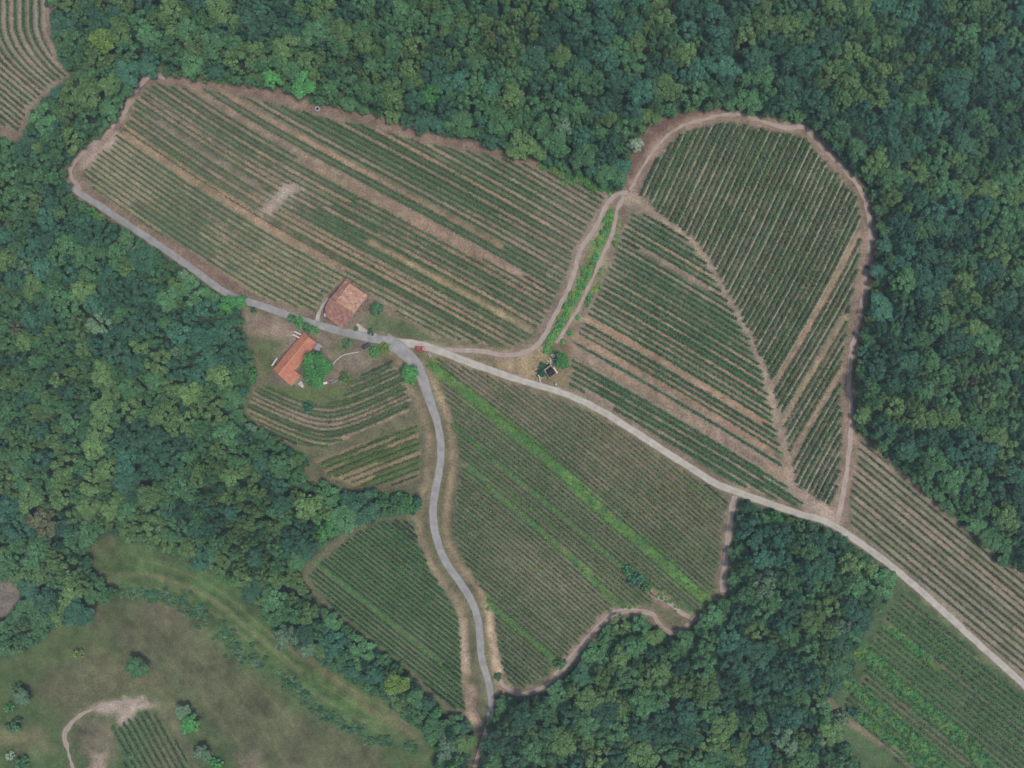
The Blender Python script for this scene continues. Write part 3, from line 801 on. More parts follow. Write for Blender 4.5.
def crown_data(seed, R_=4.0, h=11.0, nclump=46, nleaf=84, leaf=0.40, round_=0.75, low=-0.35):
    rs = np.random.RandomState(seed)
    cz = h - R_ * round_
    lob = rs.uniform(0, 6.28, 3)
    Cs, Ns, var = [], [], []
    for c in range(nclump):
        # golden spiral over the upper crown and its flanks
        zt = 1 - (c + 0.5) / nclump * (1 - low)
        th = c * 2.39996 + rs.normal(0, 0.25)
        rr = math.sqrt(max(0, 1 - zt * zt))
        out = 1 + 0.16 * math.sin(2 * th + lob[0]) + 0.13 * math.sin(3 * th + lob[1]) + rs.normal(0, 0.10)
        p = np.array([rr * math.cos(th) * R_ * 0.82 * out, rr * math.sin(th) * R_ * 0.82 * out, cz + zt * R_ * round_ * (0.85 + rs.normal(0, 0.20))])
        cr = R_ * rs.uniform(0.16, 0.36)
        m = int(nleaf * (cr / (0.25 * R_)) ** 2)
        d = rs.normal(0, 1, (m, 3)); d /= np.linalg.norm(d, axis=1)[:, None]
        d[:, 2] = np.where(d[:, 2] < -0.3, -d[:, 2], d[:, 2])
        Cs.append(p + d * cr * rs.uniform(0.55, 1.05, m)[:, None] * np.array([1, 1, 0.75]))
        Ns.append(d + np.array([0, 0, 0.4]))
        var.append(np.clip(0.5 + rs.normal(0, 0.15) + rs.normal(0, 0.24, m), 0, 1))
    C_ = np.vstack(Cs); N_ = np.vstack(Ns)
    Vv, Ff = leaf_cloud(C_, N_, leaf * R_ / 4.0 * 1.0, rs, 0.9)
    return Vv, Ff, np.concatenate(var)

def trunk_bm(seed, R_=4.0, h=11.0):
    rs = np.random.RandomState(seed)
    bm = bmesh.new()
    def limb(p, q, r0, r1, n=6):
        p = Vector(p); q = Vector(q); z = (q - p).normalized()
        x = z.orthogonal().normalized(); y = z.cross(x)
        a = [bm.verts.new(p + (x * math.cos(t) + y * math.sin(t)) * r0) for t in np.linspace(0, 6.2832, n, endpoint=False)]
        b = [bm.verts.new(q + (x * math.cos(t) + y * math.sin(t)) * r1) for t in np.linspace(0, 6.2832, n, endpoint=False)]
        bm.faces.new(a[::-1]); bm.faces.new(b)
        for i in range(n):
            bm.faces.new((a[i], a[(i + 1) % n], b[(i + 1) % n], b[i]))
    fork = h * 0.45
    limb((0, 0, -0.8), (rs.normal(0, .15), rs.normal(0, .15), fork), 0.30 * R_ / 4, 0.20 * R_ / 4, 8)
    for c in range(5):
        t = c * 1.2566 + rs.uniform(0, .6)
        limb((0, 0, fork * rs.uniform(.8, 1)), (math.cos(t) * R_ * .55, math.sin(t) * R_ * .55, h * rs.uniform(.7, .85)), 0.13 * R_ / 4, 0.04)
    return bm

protos = bpy.data.collections.new('forest_kinds')      # instanced by the woodland only
TREES = []     # (crown mesh, trunk mesh)
for q in range(8):
    lo = dict(nclump=[34, 28, 40, 24, 36, 30, 44, 22][q], round_=[.75, .9, .65, .8, .7, 1.0, .6, .85][q])
    Vv, Ff, va = crown_data(100 + q, **lo)
    o = mesh_np('crown', Vv, Ff, M_leaf); set_var(o, va); col.objects.unlink(o)
    b = obj_bm('trunk', trunk_bm(200 + q), M_bark); col.objects.unlink(b)
    TREES.append((o.data, b.data))
    # woodland prototype: crown and trunk in one mesh
    tv = np.array([v.co[:] for v in b.data.vertices], np.float32)
    me2 = o.data.copy(); me2.name = 'forest_tree'
    pr = bpy.data.objects.new('forest_kind_%d' % q, me2); protos.objects.link(pr)
BUSH = []
bushes = bpy.data.collections.new('bush_kinds')
for q in range(4):
    Vv, Ff, va = crown_data(300 + q, R_=1.2, h=1.5, nclump=16, nleaf=22, leaf=1.1, round_=0.8, low=-0.1)
    o = mesh_np('bush', Vv, Ff, M_leaf); set_var(o, va); col.objects.unlink(o)
    BUSH.append(o.data)
    pr = bpy.data.objects.new('bush_kind_%d' % q, o.data); bushes.objects.link(pr)

def scatter(name, pts, rot, scl, idx, tint, coll):
    """one object whose points carry instances"""
    me = bpy.data.meshes.new(name)
    me.vertices.add(len(pts)); me.vertices.foreach_set('co', np.asarray(pts, np.float32).ravel())
    def at(n, t, key, d):
        a = me.attributes.new(n, t, 'POINT'); a.data.foreach_set(key, np.asarray(d).ravel())
    at('rz', 'FLOAT_VECTOR', 'vector', np.stack([0 * rot, 0 * rot, rot], 1).astype(np.float32))
    at('scl', 'FLOAT_VECTOR', 'vector', np.asarray(scl, np.float32))
    at('idx', 'INT', 'value', np.asarray(idx, np.int32))
    at('tint', 'FLOAT_VECTOR', 'vector', np.asarray(tint, np.float32))
    o = link(bpy.data.objects.new(name, me))
    ng = bpy.data.node_groups.new(name, 'GeometryNodeTree')
    ng.interface.new_socket('Geometry', in_out='INPUT', socket_type='NodeSocketGeometry')
    ng.interface.new_socket('Geometry', in_out='OUTPUT', socket_type='NodeSocketGeometry')
    N = ng.nodes.new; L = ng.links.new
    gi = N('NodeGroupInput'); go = N('NodeGroupOutput')
    ci = N('GeometryNodeCollectionInfo'); ci.inputs['Collection'].default_value = coll
    ci.inputs['Separate Children'].default_value = True; ci.inputs['Reset Children'].default_value = True
    ip = N('GeometryNodeInstanceOnPoints'); ip.inputs['Pick Instance'].default_value = True
    def na(n, t):
        a = N('GeometryNodeInputNamedAttribute'); a.data_type = t; a.inputs['Name'].default_value = n
        return a.outputs['Attribute']
    L(gi.outputs[0], ip.inputs['Points']); L(ci.outputs[0], ip.inputs['Instance'])
    L(na('idx', 'INT'), ip.inputs['Instance Index'])
    e2r = N('FunctionNodeEulerToRotation'); L(na('rz', 'FLOAT_VECTOR'), e2r.inputs[0]); L(e2r.outputs[0], ip.inputs['Rotation'])
    L(na('scl', 'FLOAT_VECTOR'), ip.inputs['Scale'])
    L(ip.outputs[0], go.inputs[0])
    md = o.modifiers.new('scatter', 'NODES'); md.node_group = ng
    o['kind'] = 'stuff'
    return o

# ------------------------------------------------------------------ trees
print('trees...')
TONE = {
 'dark green': (.036, .092, .058), 'blue-green': (.042, .116, .078), 'mid green': (.058, .135, .062), 'olive green': (.085, .150, .058),
 'yellow-green': (.120, .190, .050), 'grey-green': (.100, .165, .105), 'bright green': (.060, .190, .062), 'silvery pale': (.23, .30, .22),
 'brownish green': (.110, .120, .070)}
TONE = {k_: (v_[0] * 1.14, v_[1] * 1.18, v_[2] * 1.08) for k_, v_ in TONE.items()}
TN = list(TONE)
rs = np.random.RandomState(12)
OPEN = [P[k_] for k_ in ('A', 'A0', 'H', 'D', 'BR', 'M', 'B0', 'W')]
def forest_depth(x, y):
    """distance into the wood in px (negative in the open)"""
    x = np.asarray(x, float); y = np.asarray(y, float)
    d = np.full(x.shape, 1e9)
    for p_ in OPEN: d = np.minimum(d, -sdist(x, y, p_))
    for t_ in (track_d1, track_d0, track_east, track_heart, track_d2, road_main[1:], road_gravel): d = np.minimum(d, segdist(x, y, t_) - 6.5)
    return d
# hand-placed single trees: px, py, crown radius px, tone, label, category, height m
SINGLE = [
 (317,370,15,'bright green','large round bright green tree beside the long orange roofed farmhouse','tree',9),
 (377,309,6.5,'mid green','small round dark green tree east of the old tiled farmhouse','tree',5),
 (410,374,9,'bright green','bright green roadside tree at the start of the south road','tree',6),
 (562,361,7,'bright green','bright green tree beside the ruined stone hut','tree',5),
 (239,302,7,'bright green','bright green round tree touching the lane west of the farmyard','tree',6),
 (137,667,10.5,'mid green','round green tree alone in the middle of the brown meadow','tree',6),
 (190,724,9,'bright green','bright green tree just right of the dirt loop in the meadow','tree',6),
 (183,711,7,'grey-green','pale grey-green tree just above a bright green one by the dirt loop','tree',5),
 (202,753,7.5,'grey-green','pale grey-green tree near the bottom edge right of the dirt loop','tree',5),
 (22,697,8,'grey-green','pale grey-green tree in the meadow near the left edge','tree',5),
 (80,614,13,'blue-green','dark spreading tree jutting from the wood into the meadow top','tree',9),
 (397,683,11,'yellow-green','yellow-green tree standing out of the tree belt below the green vineyard','tree',10),
 (287,637,12,'grey-green','pale grey crowned tree on the corridor side of the tree belt','tree',9),
 (308,649,8,'grey-green','small pale grey crowned tree just right of the larger pale grey one','tree',8),
 (636,145,7,'silvery pale','whitish blossoming tree at the wood corner left of the heart-shaped vineyard','tree',8),
 (104,42,11,'yellow-green','yellow-green tree in the wood right of the top left corner vineyard','tree',12),
 (446,747,10,'grey-green','pale tree at the lower end of the tree belt by the bottom edge','tree',8),
 (88,94,14,'olive green','broad yellowish olive tree between the corner vineyard and the big vineyard','tree',11),
 (272,79,9,'bright green','leftmost pale bright green tree on the wood edge above the big vineyard','tree',9),
 (305,86,12,'bright green','pale bright green double-crowned tree on the wood edge left of the well','tree',9),
 (430,97,10,'bright green','pale bright green tree on the wood edge above the big vineyard middle','tree',9),
 (150,37,11,'mid green','mid green rounded tree in the top wood below the upper edge','tree',12),
]
SHRUB = [
 (292,319,5,'mid green','first shrub from the left in the hedge between lane and farmyard'),
 (300,323,5.5,'bright green','second shrub from the left in the hedge between lane and farmyard'),
 (308,328,5.5,'mid green','third shrub from the left in the hedge between lane and farmyard'),
 (315,330,4,'bright green','small shrub at the right end of the farmyard hedge'),
 (347,343,5,'mid green','small shrub in the yard south of the old tiled farmhouse'),
 (345,378,6,'olive green','yellowish shrub right of the large round tree'),
 (309,407,6,'blue-green','blue-green shrub under the farmhouse terrace'),
 (374,352,5,'bright green','bright shrub on the grass bank below the dark car'),
 (385,347,5,'yellow-green','yellowish shrub on the grass bank beside the junction'),
 (78,654,6,'yellow-green','bright yellow-green bush alone in the upper left meadow'),
 (17,688,6,'mid green','green bush just above the pale tree at the left edge'),
 (9,708,5,'bright green','bright green bush just below the pale tree at the left edge'),
 (15,725,8,'mid green','dark green bush in the meadow at the left edge'),
 (10,756,5,'silvery pale','pale bush in the bottom left corner'),
 (22,763,8,'mid green','green bush in the bottom left corner right of the pale one'),
 (216,763,7,'bright green','green bush at the bottom edge right of the dirt loop'),
 (128,757,4,'grey-green','small pale bush inside the dirt loop at the plot edge'),
 (628,571,6,'mid green','upper bush of three on the weedy bank in the lower vineyard'),
 (636,579,7,'blue-green','middle bush of three on the weedy bank in the lower vineyard'),
 (646,587,5,'mid green','lower bush of three on the weedy bank in the lower vineyard'),
 (543,366,4,'dark green','dark bush against the west side of the ruined hut'),
 (541,373,4.5,'dark green','dark bush at the southwest foot of the ruined hut'),
 (403,499,8,'bright green','bright green bush at the wood end beside the south road'),
 (412,503,6,'bright green','smaller bright bush touching the south road verge'),
 (560,664,6,'mid green','dark bush where the weedy strip meets the lower dirt track'),
 (498,677,4,'mid green','small bush between the south road and the dirt track'),
 (842,716,7,'grey-green','pale bush beside the path in the bottom right vineyard'),
 (855,712,6,'blue-green','blue-green bush right of the pale bush by the bottom right path'),
]
pts = []   # px,py,r(px),tone,h
for x, y, r, tn, *_ in SINGLE: pts.append((x, y, r, tn, None))
# dart throwing for the woods
cell = {}
def ok(x, y, r):
    c = 24
    i, j = int(x // c), int(y // c)
    for a in range(i - 2, i + 3):
        for b in range(j - 2, j + 3):
            for (X, Y, R2) in cell.get((a, b), ()):
                if (x - X) ** 2 + (y - Y) ** 2 < (0.74 * (r + R2)) ** 2: return False
    return True
def put(x, y, r): cell.setdefault((int(x // 24), int(y // 24)), []).append((x, y, r))
for x, y, r, *_ in SINGLE: put(x, y, r)
cand = []
nc = 110000
cx_ = rs.uniform(-75, 1100, nc); cy_ = rs.uniform(-75, 845, nc)
dep = forest_depth(cx_, cy_)
keep = dep > 1
cx_, cy_, dep = cx_[keep], cy_[keep], dep[keep]
big = fbm(cx_, cy_, 90, 71)
base_r = 6.0 + 3.6 * (big - 0.5) * 2
# the lower wood and the ragged western slope have broader crowns
base_r += 1.2 * ((cy_ > 500) & (cx_ > 480)) + 0.6 * ((cx_ > 860) & (cy_ > 380))
rr_ = base_r * rs.lognormal(0, 0.32, len(cx_))
rr_ = np.clip(rr_, 3.8, 13)
edge = dep < 18
rr_ = np.where(edge & (rs.rand(len(rr_)) < .5), rr_ * 1.15, rr_)
order = np.argsort(-rr_ + rs.uniform(0, 4.0, len(rr_)))
region_tone = fbm(cx_, cy_, 55, 81); region2 = fbm(cx_, cy_, 70, 87)
FT = []
for q in order:
    x, y, r = cx_[q], cy_[q], rr_[q]
    if dep[q] < r * 0.72: 
        r2 = dep[q] / 0.72
        if r2 < 3.4: continue
        r = r2
    if not ok(x, y, r): continue
    put(x, y, r)
    t = region_tone[q]; u = rs.rand()
    yel = 1.0 if (segdist(np.array([x]), np.array([y]), [(0,475),(60,500),(120,525),(200,560),(265,590)])[0] < 24 or segdist(np.array([x]), np.array([y]), [(150,390),(200,420),(240,470),(255,520)])[0] < 20) else 0
    if yel and u < .65: tn = 'olive green' if u < .5 else 'mid green'
    elif dep[q] < 16 and u < .35: tn = 'bright green' if u < .04 else 'mid green'
    elif t < 0.42: tn = ['dark green', 'blue-green', 'blue-green', 'dark green', 'mid green', 'mid green', 'blue-green', 'grey-green' if u > .98 else 'dark green'][int(u * 8)]
    elif t < 0.55: tn = ['mid green', 'mid green', 'blue-green', 'dark green', 'olive green', 'mid green', 'grey-green' if u > .98 else 'olive green'][int(u * 7)]
    else: tn = ['mid green', 'olive green', 'olive green', 'mid green', 'dark green', 'mid green', 'olive green'][int(u * 7)]
    if u > .996: tn = 'brownish green'
    FT.append((x, y, r, tn))
print('wood trees', len(FT))

def tree_xform(x, y, r, h, rs_, i):
    bx, by, bz = Wc(x, y, h * 0.72)
    k_ = r * MP * (D - float(bz) - h * .7) / D / 4.0
    return (float(bx), float(by), float(bz) - 0.05), rs_.uniform(0, 6.283), (k_, k_, h / 11.0)

def place_tree(i, x, y, r, tn, h, label, group=None, cat='tree', vr=None):
    loc, rz, sc = tree_xform(x, y, r, h, rs, i)
    root = empty('tree', loc, rz, label, cat, group)
    root.scale = sc
    cm, tm = TREES[vr if vr is not None else i % 8]
    c = bpy.data.objects.new('crown', cm); c.parent = root; link(c)
    v = rs.uniform(.8, 1.2)
    c['tint'] = [float(q * v) for q in TONE[tn]]
    t = bpy.data.objects.new('trunk', tm); t.parent = root; link(t)
    return root

for i, (x, y, r, tn, lb, ct, h) in enumerate(SINGLE):
    place_tree(i, x, y, r, tn, h, lb, 'single trees', ct, vr=6 if r > 12 else [0, 2, 4, 6][i % 4])

inview = [q for q in FT if -6 < q[0] < 1030 and -6 < q[1] < 774]
inview.sort(key=lambda q: -q[2])
NIND = 298 - len(SINGLE)
ind = inview[:NIND]; indset = set(id(q) for q in ind)
rest = [q for q in FT if id(q) not in indset]
print('smallest individual radius', ind[-1][2])

# where a tree stands, in words
PLACES = [
 ((-40,-40,150,60), 'in the top left wood beside the corner vineyard'),
 ((150,-40,290,90), 'in the wood over the big vineyard\'s left half'),
 ((290,-40,420,120), 'in the top wood above the round well'),
 ((420,-40,540,160), 'in the top wood over the big vineyard\'s right half'),
 ((540,-40,660,60), 'at the top edge above the vineyard gap'),
 ((540,60,660,200), 'in the wood corner between the two upper vineyards'),
 ((660,-40,780,130), 'in the wood directly above the heart vineyard'),
 ((780,-40,900,90), 'in the top wood up right of the heart'),
 ((780,90,900,230), 'on the heart vineyard\'s upper right shoulder'),
 ((900,-40,1064,90), 'in the top right corner wood'),
 ((900,90,1064,200), 'in the right wood a little below the corner'),
 ((860,200,950,300), 'in the right wood beside the heart\'s widest part'),
 ((950,200,1064,300), 'at the right edge level with the heart\'s middle'),
 ((840,300,950,400), 'in the right wood beside the heart\'s lower flank'),
 ((950,300,1064,400), 'at the right edge level with the road junction'),
 ((840,400,950,500), 'in the wood above the southeast strip\'s upper end'),
 ((950,400,1064,600), 'in the wood above the southeast strip\'s lower end'),
 ((-40,60,70,190), 'in the left wood below the corner vineyard'),
 ((70,60,150,190), 'in the wood gap left of the big vineyard'),
 ((-40,190,60,280), 'at the left edge level with the lane\'s upper end'),
 ((60,190,160,280), 'in the wood along the lane\'s upper stretch'),
 ((160,190,260,340), 'in the wood along the lane near the farmyard'),
 ((-40,280,60,380), 'at the left edge level with the farmhouses'),
 ((60,280,160,380), 'in the west wood halfway to the farmyard'),
 ((160,340,260,430), 'in the wood just west of the farmhouses'),
 ((-40,380,60,470), 'at the left edge below the farmhouse level'),
 ((60,380,160,470), 'in the west wood left of the curved plot'),
 ((160,430,260,500), 'in the wood under the curved plot'),
 ((-40,470,60,560), 'at the left edge above the bare patch'),
 ((60,470,160,560), 'in the wood over the meadow\'s upper tip'),
 ((160,500,260,620), 'in the wood above the green corridor'),
 ((-40,560,130,670), 'in the lower left wood beside the meadow'),
 ((260,430,430,530), 'in the wood between curved plot and green vineyard'),
 ((240,530,330,700), 'in the tree belt\'s upper part left of the green vineyard'),
 ((330,620,500,800), 'in the tree belt\'s lower part by the bottom edge'),
 ((480,640,560,800), 'in the lower wood beside the south track'),
 ((560,620,640,700), 'in the lower wood under the double-rut track'),
 ((560,700,640,800), 'at the bottom edge in the lower wood\'s left part'),
 ((640,600,720,700), 'in the lower wood below the hairpin track'),
 ((640,700,720,800), 'at the bottom edge under the hairpin track'),
 ((720,490,800,570), 'at the lower wood\'s top corner by the road'),
 ((800,490,910,600), 'in the lower wood\'s northeast tip by the road'),
 ((720,570,800,650), 'in the lower wood\'s middle'),
 ((800,600,900,680), 'in the lower wood beside the weedy vineyard'),
 ((720,650,800,730), 'in the lower wood south of its middle'),
 ((800,680,900,800), 'in the bottom wood by the weedy vineyard\'s path'),
 ((720,730,800,800), 'at the bottom edge in the lower wood\'s right part'),
]
PLACES = [(b_, t_.replace('in the wood ', 'in wood ').replace('the big vineyard', 'big vineyard').replace('the ', '') if len(t_.split()) > 8 else t_) for b_, t_ in PLACES]
def where(x, y):
    for (x0, y0, x1, y1), t in PLACES:
        if x0 <= x < x1 and y0 <= y < y1: return t
    b = min(PLACES, key=lambda p: (x - (p[0][0] + p[0][2]) / 2) ** 2 + (y - (p[0][1] + p[0][3]) / 2) ** 2)
    return b[1]
ORD = 'first second third fourth fifth sixth seventh eighth ninth tenth eleventh twelfth thirteenth fourteenth fifteenth sixteenth seventeenth eighteenth nineteenth twentieth'.split()
def ordinal(n):
    if n <= 20: return ORD[n - 1]
    tens = {2: 'twenty', 3: 'thirty', 4: 'forty', 5: 'fifty', 6: 'sixty', 7: 'seventy', 8: 'eighty', 9: 'ninety'}
    tenth = {3: 'thirtieth', 4: 'fortieth', 5: 'fiftieth', 6: 'sixtieth', 7: 'seventieth', 8: 'eightieth', 9: 'ninetieth'}
    return tens[n // 10] + '-' + ORD[n % 10 - 1] if n % 10 else tenth[n // 10]
buck = {}
for q in ind: buck.setdefault((q[3], where(q[0], q[1])), []).append(q)
used_lab = {}
n_i = 0
for (tn, pl), qs in buck.items():
    qs.sort(key=lambda q: q[0])
    for j, (x, y, r, _) in enumerate(qs):
        if len(qs) == 1: lb = 'broad %s tree %s' % (tn, pl)
        elif len(qs) == 2: lb = '%s of two broad %s trees %s' % (('left', 'right')[j], tn, pl)
        else: lb = '%s from left, broad %s tree %s' % (ordinal(j + 1), tn, pl)
        h = rs.uniform(9.5, 13) if forest_depth(np.array([x]), np.array([y]))[0] > 16 else rs.uniform(5, 7)
        place_tree(n_i, x, y, r, tn, h, lb, 'broad crowned trees of the woods'); n_i += 1

dr_ = forest_depth(np.array([q[0] for q in rest]), np.array([q[1] for q in rest]))
L_ = [tree_xform(q[0], q[1], q[2], rs.uniform(4.2, 6.2) if d_ < 12 else rs.uniform(8.5, 13) if q[2] > 5.5 else rs.uniform(7, 11), rs, 0) for q, d_ in zip(rest, dr_)]
forest = scatter('forest', [l[0] for l in L_], np.array([l[1] for l in L_]), [l[2] for l in L_], rs.randint(0, 8, len(L_)),
                 [np.array(TONE[q[3]]) * rs.uniform(.85, 1.15) for q in rest], protos)
tag(forest, 'dense mixed green woodland canopy filling the slopes around the vineyards', 'forest')

# shrubs
def bush_at(x, y, r, tn, label, group='shrubs standing in the open'):
    bx, by, bz = Wc(x, y, 1.0)
    root = bpy.data.objects.new('bush', BUSH[int(x) % 4]); link(root)
    root.location = (float(bx), float(by), float(bz) - .05)
    k_ = r * MP / 1.2
    root.scale = (k_, k_, k_ * .75); root.rotation_euler = (0, 0, rs.uniform(0, 6))
    root['tint'] = [float(q) for q in TONE[tn]]
    return tag(root, label, 'bush', group)
for x, y, r, tn, lb in SHRUB: bush_at(x, y, r, tn, lb)

# undergrowth: skirts of the woods, hedge along the stream, weeds on the green strips
ux, uy, ur, ut = [], [], [], []
n_ = 26000
ax_ = rs.uniform(-50, 1074, n_); ay_ = rs.uniform(-50, 818, n_)
dd = forest_depth(ax_, ay_)
sel = (dd > -1.5) & (dd < 9)
for x, y, d_ in zip(ax_[sel], ay_[sel], dd[sel]):
    ux.append(x); uy.append(y); ur.append(rs.uniform(1.6, 3.4)); ut.append(TONE[['mid green', 'dark green', 'olive green', 'bright green', 'blue-green'][rs.randint(5)]])
def along_pts(line, w, n, r0, r1, tones, bright=1.0):
    seg = smooth_line([tuple(p) for p in line], 1.0) if len(line) < 30 else np.asarray(line)
    for _ in range(n):
        p = seg[rs.randint(len(seg))]
        ux.append(p[0] + rs.normal(0, w / 3.2)); uy.append(p[1] + rs.normal(0, w / 3.2)); ur.append(rs.uniform(r0, r1))
        ut.append(np.array(TONE[tones[rs.randint(len(tones))]]) * bright)
along_pts(WBAND, 15, 520, 1.2, 3.0, ['bright green', 'bright green', 'mid green', 'yellow-green'], 1.35)
along_pts(HEDGE, 11, 620, 0.8, 3.6, ['mid green', 'mid green', 'olive green', 'blue-green', 'grey-green'])
along_pts([(540,160),(560,172),(590,182),(615,190)], 12, 160, 1.5, 3.2, ['bright green', 'bright green', 'yellow-green', 'mid green'])
for i_, (ln, w) in enumerate(WEEDS):
    L0 = np.hypot(*np.diff(ln, axis=0).T).sum()
    br = i_ >= 7
    along_pts([tuple(p) for p in ln[::4]] if len(ln) > 12 else [tuple(p) for p in ln], w * (1.0 if br else .75), int(L0 * (3.2 if br else 1.3)), .9, 1.9 if not br else 2.3,
              ['mid green', 'olive green', 'yellow-green', 'bright green', 'olive green'] if not br else ['bright green', 'bright green', 'mid green', 'yellow-green'], 1.2 if br else 1.0)
for _ in range(9000):
    x = rs.uniform(-20, 440); y = rs.uniform(545, 790)
    if vnoise(x, y, 22, 66) < .55 or not inside(np.array([x]), np.array([y]), P['M'])[0]: continue
    ux.append(x); uy.append(y); ur.append(rs.uniform(.5, 1.1)); ut.append(np.array((.075, .105, .045)) * rs.uniform(.8, 1.3))
ux = np.array(ux); uy = np.array(uy); ur = np.array(ur)
x_, y_, z_ = W(ux, uy, -0.1)
sc_ = ur * MP / 1.2
# keep roads and the junction free
ut = np.array(ut)
hd_ = segdist(ux, uy, HEDGE)
clear = ~((hd_ < 12) & (vnoise(ux, uy, 13, 73) < .30) & (inside(ux, uy, P['M'])))
clear &= ~((ux > 372) & (ux < 482) & (uy > 322) & (uy < 362))
for ln, w in ((road_main, 8), (road_gravel, 8), (road_south, 9), (track_one, 6), (track_two, 5), (track_heart, 6), (track_east, 7), (track_d1, 6), (track_west, 6), (track_south, 5)):
    clear &= segdist(ux, uy, ln) > w / 2 + ur * .6
under = scatter('undergrowth', np.stack([x_, y_, z_], 1)[clear], rs.uniform(0, 6.28, clear.sum()),
                np.stack([sc_, sc_, sc_ * rs.uniform(.5, .9, len(sc_)) * np.where(ur < 1.2, .22, np.where(ur < 2, .5, 1))], 1)[clear], rs.randint(0, 4, clear.sum()), np.array(ut)[clear] * .95, bushes)
tag(under, 'brambles and tall weeds skirting the woods and filling the green strips', 'undergrowth')

# ------------------------------------------------------------------ vine rows
print('vines...')
ROWS = []
for kf, f in V.items():
    pb = bbox(f['poly'])
    if f['ax'] == 'x': main = np.arange(pb[0], pb[2], 1.0)
    else: main = np.arange(pb[1], pb[3], 1.0)
    xx, yy = np.meshgrid([pb[0], pb[2]], [pb[1], pb[3]])
    gxx, gyy = np.meshgrid(np.linspace(pb[0], pb[2], 20), np.linspace(pb[1], pb[3], 20))
    sv = f['s'](gxx, gyy)
    for lev in range(int(np.floor(sv.min())) - 1, int(np.ceil(sv.max())) + 2):
        lo = np.full(len(main), -700.0); hi = np.full(len(main), 1700.0)
        for _ in range(26):
            mid = (lo + hi) / 2
            v = f['s'](main, mid) if f['ax'] == 'x' else f['s'](mid, main)
            lo = np.where(v < lev, mid, lo); hi = np.where(v < lev, hi, mid)
        X, Y = (main, mid) if f['ax'] == 'x' else (mid, main)
        okm = inside(X, Y, f['poly']) & (X > -30) & (X < 1054) & (Y > -30) & (Y < 798)
        if okm.sum() < 7: continue
        for bl, bw in BANKS:
            okm &= segdist(X, Y, bl) > bw * 0.42
        e_ = np.flatnonzero(np.diff(np.concatenate([[0], okm.astype(int), [0]])))
        runs = [[a, b] for a, b in zip(e_[::2], e_[1::2])]
        mrg = []
        for a, b in runs:
            if mrg and a - mrg[-1][1] < 6: mrg[-1][1] = b
            else: mrg.append([a, b])
        okm = np.zeros(len(okm), bool)
        for a, b in mrg:
            if b - a >= 10: okm[a + rs.randint(0, 4):b - rs.randint(0, 4)] = True
        if okm.sum() < 7: continue
        ROWS.append(dict(f=kf, lev=lev, X=X, Y=Y, ok=okm, n=int(okm.sum())))
def arclen(r):
    d = np.hypot(np.diff(r['X'], append=r['X'][-1]), np.diff(r['Y'], append=r['Y'][-1]))
    return float((d * r['ok']).sum())
for r_ in ROWS: r_['len'] = arclen(r_)
ROWS = [r_ for r_ in ROWS if r_['len'] > 8]
print('rows', len(ROWS), 'total px', sum(r_['len'] for r_ in ROWS))

def row_leaves(r, rs_):
    f = V[r['f']]
    X, Y, okm = r['X'], r['Y'], r['ok']
    seg = np.hypot(np.diff(X, append=X[-1]), np.diff(Y, append=Y[-1]))
    pr = seg * okm
    n = int(pr.sum() * MP * 20 * f['dens'])
    cum = np.cumsum(pr)
    t = rs_.uniform(0, cum[-1], n)
    k_ = np.searchsorted(cum, t)
    k_ = np.clip(k_, 0, len(X) - 2)
    fr = rs_.rand(n)
    x = X[k_] * (1 - fr) + X[k_ + 1] * fr; y = Y[k_] * (1 - fr) + Y[k_ + 1] * fr
    tx = X[k_ + 1] - X[k_]; ty = Y[k_ + 1] - Y[k_]; tl = np.hypot(tx, ty) + 1e-9
    # missing and weak vines
    vig = 0.0 + 1.35 * fbm(x, y, 48, 91) + 0.45 * (vnoise(x, y, 5, 95) - .5)
    if r['f'] == 'D': vig = vig - .28 * np.clip((x * .62 - y + 130) / 50, 0, 1)
    vig = vig * vigour(r['f'], x, y)
    vig = vig * f.get('alt', (1, 1))[r['lev'] % 2] * (0.72 + 0.55 * ((r['lev'] * 0.618) % 1.0))
    vig += 0.25 * (vnoise(np.full(n, r['lev'] * 7.3), t, 40, 97) - .5)
    kp = rs_.rand(n) < np.clip(vig * 1.2, 0.2, 1)
    x, y, tx, ty, tl, vg = x[kp], y[kp], tx[kp], ty[kp], tl[kp], vig[kp]
    n = len(x)
    off = rs_.normal(0, f.get('wid', 0.30), n) * (0.7 + .5 * vg)
    wx_, wy_, wz_ = W(x, y)
    wx_ = wx_ - ty / tl * off * -1; wy_ = wy_ - tx / tl * off * -1
    hgt = 0.35 + 1.25 * rs_.rand(n) ** 0.7 * (0.6 + .5 * vg)
    C_ = np.stack([wx_, wy_, wz_ + hgt], 1)
    Nn = np.stack([off * 0, off * 0, np.ones(n)], 1)
    Vv, Ff = leaf_cloud(C_, Nn, 0.46, rs_, 0.9)
    va = np.clip(0.5 + rs_.normal(0, .17, n) + (vnoise(x, y, 9, 99) - .5) * .5, 0, 1)
    # the low woody cordon with its shoots that carries the leaves
    q_ = np.flatnonzero(okm[:-1] & okm[1:])
    x0, y0, x1, y1 = X[q_], Y[q_], X[q_ + 1], Y[q_ + 1]
    tl = np.hypot(x1 - x0, y1 - y0); nx_, ny_ = (y1 - y0) / tl * .14, -(x1 - x0) / tl * .14
    cv = [np.stack(W(a, b, .62), 1) for a, b in ((x0 - nx_, y0 - ny_), (x1 - nx_, y1 - ny_), (x1 + nx_, y1 + ny_), (x0 + nx_, y0 + ny_))]
    cv = np.stack(cv, 1).reshape(-1, 3)
    Vv = np.vstack([Vv, cv]); Ff = np.vstack([Ff, np.arange(len(cv)).reshape(-1, 4) + 4 * n]); va = np.concatenate([va, np.full(len(q_), .25)])
    return Vv, Ff, va

